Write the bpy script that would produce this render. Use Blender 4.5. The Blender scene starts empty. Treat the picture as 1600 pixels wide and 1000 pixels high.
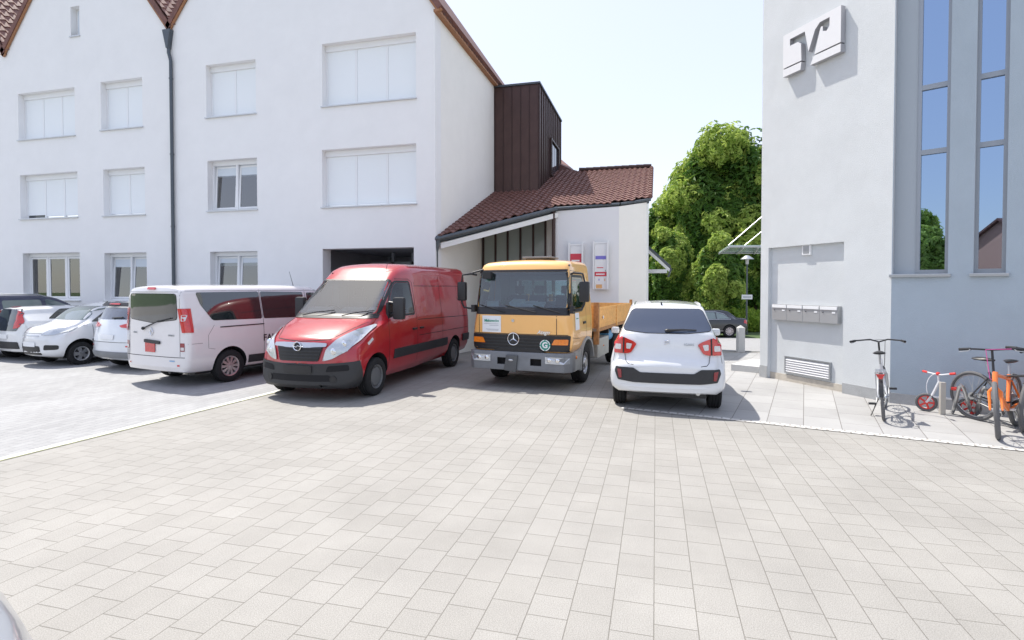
import bpy, bmesh, math, random
from mathutils import Vector, Matrix
from mathutils.bvhtree import BVHTree
random.seed(7)
PI = math.pi
R = math.radians
sc = bpy.context.scene
COL = sc.collection
# ------------------------------------------------------------------ camera
CAMH, YAW, PITCH, FPX = 1.95, R(14.8), R(1.2), 850.0
HZ = 449.0
CY = HZ + FPX * math.tan(PITCH)
cd = bpy.data.cameras.new('camera'); cam = bpy.data.objects.new('camera', cd); COL.objects.link(cam)
cam.location = (0, 0, CAMH); cam.rotation_euler = (PI / 2 - PITCH, 0, YAW)
cd.sensor_width = 36; cd.lens = 36 * FPX / 1600; cd.shift_y = -(500 - CY) / 1600
cd.clip_start = 0.05; cd.clip_end = 600
sc.camera = cam
# ------------------------------------------------------------------ sky, sun, exposure
SUN = Vector((-0.48, 0.27, 1.0)).normalized()
w = bpy.data.worlds.new('World'); sc.world = w; w.use_nodes = True
wn = w.node_tree; bg = wn.nodes['Background']
sky = wn.nodes.new('ShaderNodeTexSky'); sky.sky_type = 'NISHITA'; sky.sun_disc = False
sky.sun_elevation = math.asin(SUN.z); sky.sun_rotation = math.atan2(SUN.x, SUN.y)
sky.air_density = 1.0; sky.dust_density = 1.6; sky.ozone_density = 1.5; sky.altitude = 400
hs = wn.nodes.new('ShaderNodeHueSaturation'); hs.inputs['Saturation'].default_value = 1.8; ga = wn.nodes.new('ShaderNodeGamma'); ga.inputs[1].default_value = 0.22; wn.links.new(sky.outputs[0], ga.inputs[0]); wn.links.new(ga.outputs[0], hs.inputs['Color']); hs.inputs['Value'].default_value = 2.02; hs.inputs['Hue'].default_value = 0.526
wn.links.new(hs.outputs[0], bg.inputs[0]); bg.inputs[1].default_value = 0.15
sd = bpy.data.lights.new('sun', 'SUN'); sd.energy = 2.15; sd.angle = R(0.53); sd.color = (1.0, 0.95, 0.87)
so = bpy.data.objects.new('sun', sd); COL.objects.link(so); so.rotation_euler = SUN.to_track_quat('Z', 'Y').to_euler()
sc.view_settings.view_transform = 'Standard'; sc.view_settings.look = 'None'
sc.view_settings.exposure = 1.56; sc.view_settings.gamma = 1.0
sc.cycles.max_bounces = 8; sc.cycles.transparent_max_bounces = 12
# surveyed sight lines: turn a direction seen from the tripod into a point on a known real surface
_f = Vector((-math.sin(YAW) * math.cos(PITCH), math.cos(YAW) * math.cos(PITCH), -math.sin(PITCH)))
_r = Vector((math.cos(YAW), math.sin(YAW), 0)); _u = _r.cross(_f); _c = Vector((0, 0, CAMH))
def ray(px, py): return _f + _r * ((px - 800) / FPX) - _u * ((py - CY) / FPX)
def onplane(px, py, p, n):
    d = ray(px, py); n = Vector(n); return _c + d * (n.dot(Vector(p) - _c) / n.dot(d))
def G(px, py, z=0): return onplane(px, py, (0, 0, z), (0, 0, 1))
def onY(px, py, Y): return onplane(px, py, (0, Y, 0), (0, 1, 0))
def onX(px, py, X): return onplane(px, py, (X, 0, 0), (1, 0, 0))
# ------------------------------------------------------------------ materials
def mat(name, col, rough=0.6, metal=0.0, spec=0.5, coat=0.0, noise=0.0, nscale=8.0, bump=0.0, bscale=60.0, trans=0.0, emit=None, stain=None):
    m = bpy.data.materials.new(name); m.use_nodes = True
    nt = m.node_tree; b = nt.nodes['Principled BSDF']
    b.inputs['Base Color'].default_value = (*col, 1); b.inputs['Roughness'].default_value = rough
    b.inputs['Metallic'].default_value = metal; b.inputs['Specular IOR Level'].default_value = spec
    b.inputs['Coat Weight'].default_value = coat; b.inputs['Coat Roughness'].default_value = 0.04
    tc = nt.nodes.new('ShaderNodeTexCoord')
    if noise > 0:
        n = nt.nodes.new('ShaderNodeTexNoise'); n.inputs['Scale'].default_value = nscale; n.inputs['Detail'].default_value = 6; n.inputs['Roughness'].default_value = 0.65
        nt.links.new(tc.outputs['Object'], n.inputs['Vector'])
        mr = nt.nodes.new('ShaderNodeMapRange'); mr.inputs[1].default_value = 0.25; mr.inputs[2].default_value = 0.75
        mr.inputs[3].default_value = 1 - noise; mr.inputs[4].default_value = 1 + noise
        nt.links.new(n.outputs['Fac'], mr.inputs[0])
        mx = nt.nodes.new('ShaderNodeMix'); mx.data_type = 'RGBA'; mx.blend_type = 'MULTIPLY'; mx.inputs[0].default_value = 1
        mx.inputs[6].default_value = (*col, 1); nt.links.new(mr.outputs[0], mx.inputs[7])
        nt.links.new(mx.outputs[2], b.inputs['Base Color'])
    if bump > 0:
        n2 = nt.nodes.new('ShaderNodeTexNoise'); n2.inputs['Scale'].default_value = bscale; n2.inputs['Detail'].default_value = 4
        nt.links.new(tc.outputs['Object'], n2.inputs['Vector'])
        bp = nt.nodes.new('ShaderNodeBump'); bp.inputs['Strength'].default_value = bump; bp.inputs['Distance'].default_value = 0.02
        nt.links.new(n2.outputs['Fac'], bp.inputs['Height']); nt.links.new(bp.outputs[0], b.inputs['Normal'])
    return m
def glass_mat(name, tint, rough=0.01, f0=1.45):
    m = bpy.data.materials.new(name); m.use_nodes = True; nt = m.node_tree
    for n in list(nt.nodes): nt.nodes.remove(n)
    o = nt.nodes.new('ShaderNodeOutputMaterial'); t = nt.nodes.new('ShaderNodeBsdfTransparent'); g = nt.nodes.new('ShaderNodeBsdfGlossy')
    t.inputs[0].default_value = (*tint, 1); g.inputs['Roughness'].default_value = rough
    f = nt.nodes.new('ShaderNodeFresnel'); f.inputs[0].default_value = f0
    mx = nt.nodes.new('ShaderNodeMixShader'); nt.links.new(f.outputs[0], mx.inputs[0]); nt.links.new(t.outputs[0], mx.inputs[1]); nt.links.new(g.outputs[0], mx.inputs[2])
    nt.links.new(mx.outputs[0], o.inputs[0]); return m
def paving_mat(name, c1, c2, cj, bw, rh, joint, rot=0.0, off=0.5, squash=1.0, sq=2, bias=0.0, grain=0.12, rough=0.75, wobble=0.0, bumpd=0.5):
    m = bpy.data.materials.new(name); m.use_nodes = True; nt = m.node_tree; b = nt.nodes['Principled BSDF']
    L = nt.links.new
    geo = nt.nodes.new('ShaderNodeNewGeometry'); mp = nt.nodes.new('ShaderNodeMapping'); mp.inputs['Rotation'].default_value = (0, 0, rot)
    L(geo.outputs['Position'], mp.inputs['Vector'])
    vec = mp.outputs[0]
    if wobble:
        nz = nt.nodes.new('ShaderNodeTexNoise'); nz.inputs['Scale'].default_value = 2.5; L(vec, nz.inputs['Vector'])
        s = nt.nodes.new('ShaderNodeVectorMath'); s.operation = 'SCALE'; s.inputs['Scale'].default_value = wobble; L(nz.outputs['Color'], s.inputs[0])
        a = nt.nodes.new('ShaderNodeVectorMath'); a.operation = 'ADD'; L(vec, a.inputs[0]); L(s.outputs[0], a.inputs[1]); vec = a.outputs[0]
    br = nt.nodes.new('ShaderNodeTexBrick'); L(vec, br.inputs['Vector'])
    br.inputs['Scale'].default_value = 1; br.inputs['Brick Width'].default_value = bw; br.inputs['Row Height'].default_value = rh
    br.inputs['Mortar Size'].default_value = joint; br.inputs['Mortar Smooth'].default_value = 0.35; br.inputs['Bias'].default_value = bias
    br.offset = off; br.squash = squash; br.squash_frequency = sq
    br.inputs['Color1'].default_value = (*c1, 1); br.inputs['Color2'].default_value = (*c2, 1); br.inputs['Mortar'].default_value = (*cj, 1)
    n1 = nt.nodes.new('ShaderNodeTexNoise'); n1.inputs['Scale'].default_value = 0.7; n1.inputs['Detail'].default_value = 8; n1.inputs['Roughness'].default_value = 0.7; L(vec, n1.inputs['Vector'])
    n2 = nt.nodes.new('ShaderNodeTexNoise'); n2.inputs['Scale'].default_value = 140; n2.inputs['Detail'].default_value = 2; L(vec, n2.inputs['Vector'])
    r1 = nt.nodes.new('ShaderNodeMapRange'); r1.inputs[1].default_value = .3; r1.inputs[2].default_value = .7; r1.inputs[3].default_value = 0.87; r1.inputs[4].default_value = 1.10; L(n1.outputs['Fac'], r1.inputs[0])
    r2 = nt.nodes.new('ShaderNodeMapRange'); r2.inputs[1].default_value = .3; r2.inputs[2].default_value = .7; r2.inputs[3].default_value = 1 - grain; r2.inputs[4].default_value = 1 + grain; L(n2.outputs['Fac'], r2.inputs[0])
    mu = nt.nodes.new('ShaderNodeMath'); mu.operation = 'MULTIPLY'; L(r1.outputs[0], mu.inputs[0]); L(r2.outputs[0], mu.inputs[1])
    mx = nt.nodes.new('ShaderNodeMix'); mx.data_type = 'RGBA'; mx.blend_type = 'MULTIPLY'; mx.inputs[0].default_value = 1
    L(br.outputs['Color'], mx.inputs[6]); L(mu.outputs[0], mx.inputs[7]); L(mx.outputs[2], b.inputs['Base Color'])
    b.inputs['Roughness'].default_value = rough; b.inputs['Specular IOR Level'].default_value = 0.35
    inv = nt.nodes.new('ShaderNodeMath'); inv.operation = 'SUBTRACT'; inv.inputs[0].default_value = 1; L(br.outputs['Fac'], inv.inputs[1])
    ad = nt.nodes.new('ShaderNodeMath'); ad.operation = 'MULTIPLY_ADD'; L(n2.outputs['Fac'], ad.inputs[0]); ad.inputs[1].default_value = 0.25; L(inv.outputs[0], ad.inputs[2])
    bp = nt.nodes.new('ShaderNodeBump'); bp.inputs['Strength'].default_value = bumpd; bp.inputs['Distance'].default_value = 0.006
    L(ad.outputs[0], bp.inputs['Height']); L(bp.outputs[0], b.inputs['Normal']); return m
M = {}
M['stucco'] = mat('white_stucco', (.84, .835, .83), .9, noise=.03, nscale=1.2, bump=.25, bscale=90)
M['stucco_cream'] = mat('cream_stucco', (.86, .84, .79), .9, noise=.03, nscale=1.5, bump=.25, bscale=90)
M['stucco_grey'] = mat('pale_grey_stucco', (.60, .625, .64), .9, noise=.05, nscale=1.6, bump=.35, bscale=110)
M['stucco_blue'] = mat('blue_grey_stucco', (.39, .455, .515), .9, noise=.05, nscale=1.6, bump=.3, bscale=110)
M['plinth'] = mat('plinth_stone', (.50, .46, .40), .85, noise=.18, nscale=5, bump=.3)
M['plinth_grey'] = mat('plinth_grey_render', (.36, .37, .38), .85, noise=.15, nscale=4, bump=.3)
M['concrete'] = mat('concrete', (.45, .45, .44), .8, noise=.1, nscale=9, bump=.3)
M['granite'] = mat('granite', (.55, .55, .54), .8, noise=.15, nscale=60, bump=.3)
M['white_plastic'] = mat('white_plastic', (.80, .81, .82), .35)
M['shutter'] = mat('roller_shutter_white', (.82, .85, .865), .5)
_nt = M['shutter'].node_tree; _w = _nt.nodes.new('ShaderNodeTexWave'); _w.bands_direction = 'Z'; _w.inputs['Scale'].default_value = 7; _tc = _nt.nodes['Texture Coordinate']; _nt.links.new(_tc.outputs['Object'], _w.inputs['Vector'])
_bp = _nt.nodes.new('ShaderNodeBump'); _bp.inputs['Strength'].default_value = .12; _bp.inputs['Distance'].default_value = .01; _nt.links.new(_w.outputs['Fac'], _bp.inputs['Height']); _nt.links.new(_bp.outputs[0], _nt.nodes['Principled BSDF'].inputs['Normal'])
M['sill'] = mat('window_sill_aluminium', (.60, .62, .64), .4, metal=.4)
M['wood'] = mat('verge_wood', (.34, .16, .075), .6, noise=.2, nscale=12)
M['zinc'] = mat('dark_zinc', (.10, .115, .13), .45, metal=.6, noise=.1)
M['tile'] = mat('roof_tile_red', (.165, .075, .060), .7, noise=.35, nscale=6, bump=.2)
M['tile_light'] = mat('roof_tile_light', (.22, .12, .10), .6, noise=.35, nscale=6)
M['tile_dark'] = mat('roof_tile_dark', (.11, .055, .045), .7, noise=.3)
M['copper'] = mat('brown_metal_cladding', (.085, .05, .045), .42, metal=.55, noise=.12, nscale=2)
M['copper_seam'] = mat('brown_metal_seam', (.06, .035, .032), .42, metal=.5)
M['white_paint'] = mat('white_painted_wood', (.78, .78, .77), .6)
M['alu'] = mat('grey_aluminium', (.42, .44, .46), .38, metal=.7)
M['frame_grey'] = mat('grey_window_frame', (.30, .33, .37), .4, metal=.3)
M['black'] = mat('black_plastic', (.018, .018, .02), .45)
M['dark'] = mat('dark_void', (.012, .012, .014), .9)
M['blackmetal'] = mat('black_lacquer', (.02, .02, .022), .3)
M['glass_dark'] = mat('reflective_window_glass', (.02, .03, .04), .015, spec=.9)
M['glass_room'] = glass_mat('clear_window_glass', (.80, .86, .88), f0=3.0)
M['glass_canopy'] = mat('green_canopy_glass', (.42, .56, .50), .15, spec=.8)
M['glass_grey'] = mat('grey_green_panel_glass', (.30, .34, .32), .12, spec=.6)
M['mirrorglass'] = mat('coated_window_glass', (.27, .37, .52), .01, metal=1.0)
M['curtain'] = mat('pale_curtain', (.66, .72, .78), .9)
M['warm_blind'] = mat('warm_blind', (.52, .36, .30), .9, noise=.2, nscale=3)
M['room'] = mat('room_interior', (.42, .43, .44), .9)
M['beige'] = mat('room_warm', (.62, .42, .32), .9)
M['steel'] = mat('brushed_steel', (.55, .56, .57), .3, metal=1.0)
M['sign_face'] = mat('pale_sign_panel', (.74, .74, .75), .35, metal=.0)
M['sign_edge'] = mat('sign_side', (.42, .42, .44), .4, metal=.3)
M['red'] = mat('red_print', (.62, .05, .08), .5)
M['violet'] = mat('violet_print', (.20, .18, .58), .5)
M['orange_print'] = mat('orange_print', (.75, .42, .18), .5)
M['paper'] = mat('white_paper', (.80, .81, .82), .6)
M['grey_print'] = mat('grey_print', (.35, .37, .40), .6)
M['green_print'] = mat('green_print', (.05, .30, .22), .5)
# ------------------------------------------------------------------ mesh helpers
class MB:
    def __init__(s): s.v = []; s.f = []; s.m = []
    def add(s, vs, fs, mi=0):
        o = len(s.v); s.v += [tuple(v) for v in vs]; s.f += [tuple(i + o for i in f) for f in fs]; s.m += [mi] * len(fs); return s
    def box(s, x0, x1, y0, y1, z0, z1, mi=0):
        v = [(x, y, z) for x in (x0, x1) for y in (y0, y1) for z in (z0, z1)]
        return s.add(v, [(0, 1, 3, 2), (4, 6, 7, 5), (0, 4, 5, 1), (2, 3, 7, 6), (0, 2, 6, 4), (1, 5, 7, 3)], mi)
    def obox(s, o, a, b, c, mi=0):   # corner o and three edge vectors
        o, a, b, c = map(Vector, (o, a, b, c)); v = [o + a * i + b * j + c * k for i in (0, 1) for j in (0, 1) for k in (0, 1)]
        return s.add(v, [(0, 1, 3, 2), (4, 6, 7, 5), (0, 4, 5, 1), (2, 3, 7, 6), (0, 2, 6, 4), (1, 5, 7, 3)], mi)
    def prism(s, pts, d, mi=0):      # planar polygon (3D points) swept by vector d
        d = Vector(d); n = len(pts); a = [Vector(p) for p in pts]; b = [p + d for p in a]
        return s.add(a + b, [tuple(range(n))[::-1], tuple(range(n, 2 * n))] + [(i, (i + 1) % n, n + (i + 1) % n, n + i) for i in range(n)], mi)
    def tube(s, p, r, seg=10, mi=0, closed=False, r2=None):
        P = [Vector(q) for q in p]; n = len(P); rs = r if isinstance(r, (list, tuple)) else [r] * n
        rings = []; prev = None
        for i, q in enumerate(P):
            if closed: t = P[(i + 1) % n] - P[i - 1]
            else: t = P[min(i + 1, n - 1)] - P[max(i - 1, 0)]
            t.normalize()
            if prev is None: u = t.cross(Vector((0, 0, 1))) if abs(t.z) < .9 else t.cross(Vector((1, 0, 0)))
            else: u = prev - t * prev.dot(t)
            u.normalize(); prev = u; w_ = t.cross(u)
            rings.append([q + (u * math.cos(2 * PI * k / seg) + w_ * math.sin(2 * PI * k / seg)) * rs[i] for k in range(seg)])
        vs = [v for r_ in rings for v in r_]; fs = []
        for i in range(n if closed else n - 1):
            j = (i + 1) % n
            for k in range(seg): fs.append((i * seg + k, i * seg + (k + 1) % seg, j * seg + (k + 1) % seg, j * seg + k))
        if not closed: fs += [tuple(range(seg))[::-1], tuple(range((n - 1) * seg, n * seg))]
        return s.add(vs, fs, mi)
    def lathe(s, prof, c=(0, 0, 0), axis='x', seg=32, mi=0, a0=0, a1=2 * PI):   # prof: (radius, axial)
        c = Vector(c); n = len(prof); full = abs(a1 - a0 - 2 * PI) < 1e-6; cnt = seg if full else seg + 1; vs = []
        for k in range(cnt):
            a = a0 + (a1 - a0) * k / seg; ca, sa = math.cos(a), math.sin(a)
            for (r, h) in prof:
                vs.append(c + (Vector((h, r * ca, r * sa)) if axis == 'x' else Vector((r * ca, h, r * sa)) if axis == 'y' else Vector((r * ca, r * sa, h))))
        fs = []
        for k in range(seg):
            j = (k + 1) % cnt
            for i in range(n - 1): fs.append((k * n + i, j * n + i, j * n + i + 1, k * n + i + 1))
        return s.add(vs, fs, mi)
    def sphere(s, c, r, seg=12, mi=0, sq=(1, 1, 1)):
        c = Vector(c); vs = []; n = seg // 2
        for i in range(n + 1):
            t = PI * i / n
            for k in range(seg): a = 2 * PI * k / seg; vs.append(c + Vector((r * math.sin(t) * math.cos(a) * sq[0], r * math.sin(t) * math.sin(a) * sq[1], r * math.cos(t) * sq[2])))
        return s.add(vs, [(i * seg + k, i * seg + (k + 1) % seg, (i + 1) * seg + (k + 1) % seg, (i + 1) * seg + k) for i in range(n) for k in range(seg)], mi)
    def xf(s, Mx): s.v = [tuple(Mx @ Vector(v)) for v in s.v]; return s
    def build(s, name, mats, parent=None, smooth=False, bevel=0, loc=None, angle=35, weld=False):
        me = bpy.data.meshes.new(name); me.from_pydata(s.v, [], s.f)
        for m_ in (mats if isinstance(mats, (list, tuple)) else [mats]): me.materials.append(M[m_] if isinstance(m_, str) else m_)
        for p, mi in zip(me.polygons, s.m): p.material_index = mi
        bm = bmesh.new(); bm.from_mesh(me)
        if weld: bmesh.ops.remove_doubles(bm, verts=bm.verts, dist=1e-5)
        bmesh.ops.recalc_face_normals(bm, faces=bm.faces)
        if bevel:
            es = [e for e in bm.edges if len(e.link_faces) == 2 and e.calc_face_angle(0) > R(angle)]
            bmesh.ops.bevel(bm, geom=es, offset=bevel, segments=2, profile=.6, affect='EDGES', clamp_overlap=True)
        bm.to_mesh(me); bm.free()
        return link(me, name, parent, smooth, loc, angle)
def link(me, name, parent=None, smooth=False, loc=None, angle=35):
    if smooth:
        me.polygons.foreach_set('use_smooth', [True] * len(me.polygons))
        try: me.set_sharp_from_angle(angle=R(angle))
        except Exception: pass
    o = bpy.data.objects.new(name, me); COL.objects.link(o)
    if parent: o.parent = parent
    if loc: o.location = loc
    return o
def tag(o, label, cat, group=None):
    o['label'] = label; o['category'] = cat
    if group: o['group'] = group
    return o
def struct(o): o['kind'] = 'structure'; return o
def thing(name, label, cat, loc=(0, 0, 0), rz=0, group=None):
    o = bpy.data.objects.new(name, None); COL.objects.link(o); o.location = loc; o.rotation_euler = (0, 0, rz); o.empty_display_size = .3
    return tag(o, label, cat, group)
def boolean(ob, cutter_mb, mats=('dark',)):
    cme = bpy.data.meshes.new('cut'); cme.from_pydata(cutter_mb.v, [], cutter_mb.f)
    bm = bmesh.new(); bm.from_mesh(cme); bmesh.ops.recalc_face_normals(bm, faces=bm.faces); bm.to_mesh(cme); bm.free()
    base = len(ob.data.materials)
    for m_ in mats: cme.materials.append(M[m_])
    for p, mi in zip(cme.polygons, cutter_mb.m): p.material_index = mi
    co = bpy.data.objects.new('cut', cme); COL.objects.link(co)
    md = ob.modifiers.new('b', 'BOOLEAN'); md.operation = 'DIFFERENCE'; md.object = co; md.solver = 'EXACT'; md.use_self = True; md.material_mode = 'TRANSFER'
    par = ob.parent; ob.parent = None
    bpy.context.view_layer.update(); dg = bpy.context.evaluated_depsgraph_get()
    me = bpy.data.meshes.new_from_object(ob.evaluated_get(dg)); ob.modifiers.clear(); old = ob.data; ob.data = me; me.name = ob.name; ob.parent = par
    bpy.data.objects.remove(co); bpy.data.meshes.remove(old); return ob
def text_mesh(txt, size, depth=.003, bold=0.0, shear=0.0, spacing=1.0):
    cu = bpy.data.curves.new('t', 'FONT'); cu.body = txt; cu.size = size; cu.extrude = depth; cu.offset = bold; cu.shear = shear; cu.space_character = spacing
    cu.align_x = 'CENTER'; cu.align_y = 'CENTER'; cu.resolution_u = 3
    o = bpy.data.objects.new('t', cu); COL.objects.link(o); bpy.context.view_layer.update()
    me = bpy.data.meshes.new_from_object(o.evaluated_get(bpy.context.evaluated_depsgraph_get())); bpy.data.objects.remove(o); bpy.data.curves.remove(cu); return me
def text_obj(name, txt, size, m_, o, ux, uz, parent=None, **k):   # text in plane spanned by ux (reading direction) and uz (up)
    me = text_mesh(txt, size, **k); ux, uz = Vector(ux).normalized(), Vector(uz).normalized(); n = ux.cross(uz)
    Mx = Matrix.Translation(Vector(o)) @ Matrix((ux, uz, n)).transposed().to_4x4(); me.transform(Mx); me.materials.clear(); me.materials.append(M[m_]); me.name = name
    return link(me, name, parent)
# ------------------------------------------------------------------ ground
def gz(y):
    return 0.0 if y < 13.5 else (-.048 * (y - 13.5) if y < 29 else -.048 * 15.5)
def sheet(name, pts, off, m_, cuts=(13.5, 29)):
    bm = bmesh.new(); f = bm.faces.new([bm.verts.new((x, y, 0)) for x, y in pts])
    for c in cuts: bmesh.ops.bisect_plane(bm, geom=bm.verts[:] + bm.edges[:] + bm.faces[:], plane_co=(0, c, 0), plane_no=(0, 1, 0))
    for v in bm.verts: v.co.z = gz(v.co.y) + off
    bmesh.ops.recalc_face_normals(bm, faces=bm.faces)
    for f in bm.faces:
        if f.normal.z < 0: f.normal_flip()
    me = bpy.data.meshes.new(name); bm.to_mesh(me); bm.free(); me.materials.append(m_)
    return struct(link(me, name))
M['paver'] = paving_mat('concrete_pavers', (.292, .281, .260), (.314, .303, .282), (.175, .165, .145), .31, .245, .0032, rot=PI / 2, off=.41, squash=.72, sq=3, bumpd=.6, grain=.2)
M['paver_lot'] = paving_mat('parking_pavers', (.30, .302, .305), (.34, .342, .345), (.19, .19, .19), .26, .13, .004, rot=PI / 2 - R(4), off=.5, bumpd=.35)
M['slab'] = paving_mat('pale_stone_slabs', (.325, .322, .318), (.37, .367, .362), (.17, .16, .15), .70, .47, .006, rot=PI / 2 + R(13.5), off=.33, grain=.05, bumpd=.4)
M['setts'] = paving_mat('white_setts', (.55, .54, .52), (.70, .69, .67), (.35, .33, .30), .13, .11, .014, rot=R(12.2), off=.5, wobble=.06, bumpd=1)
M['asphalt'] = mat('pale_asphalt', (.30, .30, .30), .85, noise=.1, nscale=3, bump=.3, bscale=200)
M['ground_far'] = mat('far_grass', (.06, .10, .03), .9, noise=.3, nscale=2)
def big(name, off, m_):
    return sheet(name, [(-260, -120), (260, -120), (260, 420), (-260, 420)], off, m_)
big('ground', -.012, M['ground_far'])
sheet('paved_square', [(-60, -30), (45, -30), (45, 21.0), (-60, 21.0)], 0.0, M['paver'])
# parking bays left of the white line
l0, l1 = Vector((-7.17, 4.44)), Vector((-6.84, 8.8)); ld = (l1 - l0).normalized(); ln = Vector((-ld.y, ld.x))
a_, b_ = l0 - ld * 30, l0 + ld * 9.6
sheet('parking_lot', [tuple(a_), tuple(b_), (-40, b_.y + 3), (-40, a_.y)], .004, M['paver_lot'])
M['line'] = mat('white_kerb_strip', (.72, .71, .64), .8, noise=.15, nscale=20, bump=.4)
sheet('white_line', [tuple(a_ - ln * .055), tuple(b_ - ln * .055), tuple(b_ + ln * .055), tuple(a_ + ln * .055)], .008, M['line'])
sheet('weed_joint', [tuple(a_ - ln * .085), tuple(b_ - ln * .085), tuple(b_ - ln * .056), tuple(a_ - ln * .056)], .006, mat('mossy_joint', (.32, .33, .20), .95, noise=.5, nscale=9))
# pale stone footpath on the right
e0 = Vector((-.53, 8.84)); ed = (Vector((4.23, 7.75)) - e0).normalized(); en = Vector((-ed.y, ed.x))
e1 = e0 + ed * 22
sheet('footpath', [tuple(e0), tuple(e1), tuple(e1 + en * 26), tuple(e0 + en * 11.2)], .004, M['slab'])
sheet('sett_edging', [tuple(e0 - ed * .02), tuple(e1), tuple(e1 + en * .12), tuple(e0 + en * .12)], .009, M['setts'])
sheet('road', [(-80, 21.2), (80, 21.2), (80, 31), (-80, 31)], .004, M['asphalt'])
# ------------------------------------------------------------------ white apartment house
Yh = 14.2
Xc = onY(680, 200, Yh).x
XL = -30.0
zE = 9.75                      # eaves
def frect(x0, yt, x1, yb, Y=Yh):
    a = onY(x0, yt, Y); b = onY(x1, yb, Y); return (a.x, b.x, b.z, a.z)
house = thing('apartment_house', 'large white gabled apartment house with roller shutters and red tiled roof behind the parked vehicles', 'building', (0, 0, 0))
xv = onY(266, 48, Yh).x; zv = 10.15   # valley between the gables
xl = 2 * onY(131, 100, Yh).x - xv     # left end of the left gable
SL = 1.34
wins = []   # (x0,x1,z0,z1,n,kind)
def W(x0, yt, x1, yb, n, kind):
    a, b, c, d = frect(x0, yt, x1, yb); wins.append([a, b, c, d, n, kind])
W(28, 147, 117.5, 211, 3, 's'); W(157, 128.5, 223, 197.5, 2, 's'); W(110, 11, 124.5, 55, 1, 'slit')
W(31, 274, 122, 338.5, 3, 's'); W(161, 265, 227, 334.5, 2, 's'); W(35.5, 396, 125.5, 469, 3, 'g'); W(163, 395.5, 230, 470, 2, 'g')
W(321.5, 102, 400, 176.5, 2, 's'); W(324, 251.5, 402, 326.5, 2, 'g'); W(328, 393.5, 403, 467, 2, 'g')
W(503, 69, 650, 152.5, 3, 's'); W(503, 234.5, 650.5, 317.5, 3, 's')
gx0, gx1, _, gz1 = frect(504, 389, 647, 500)
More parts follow.
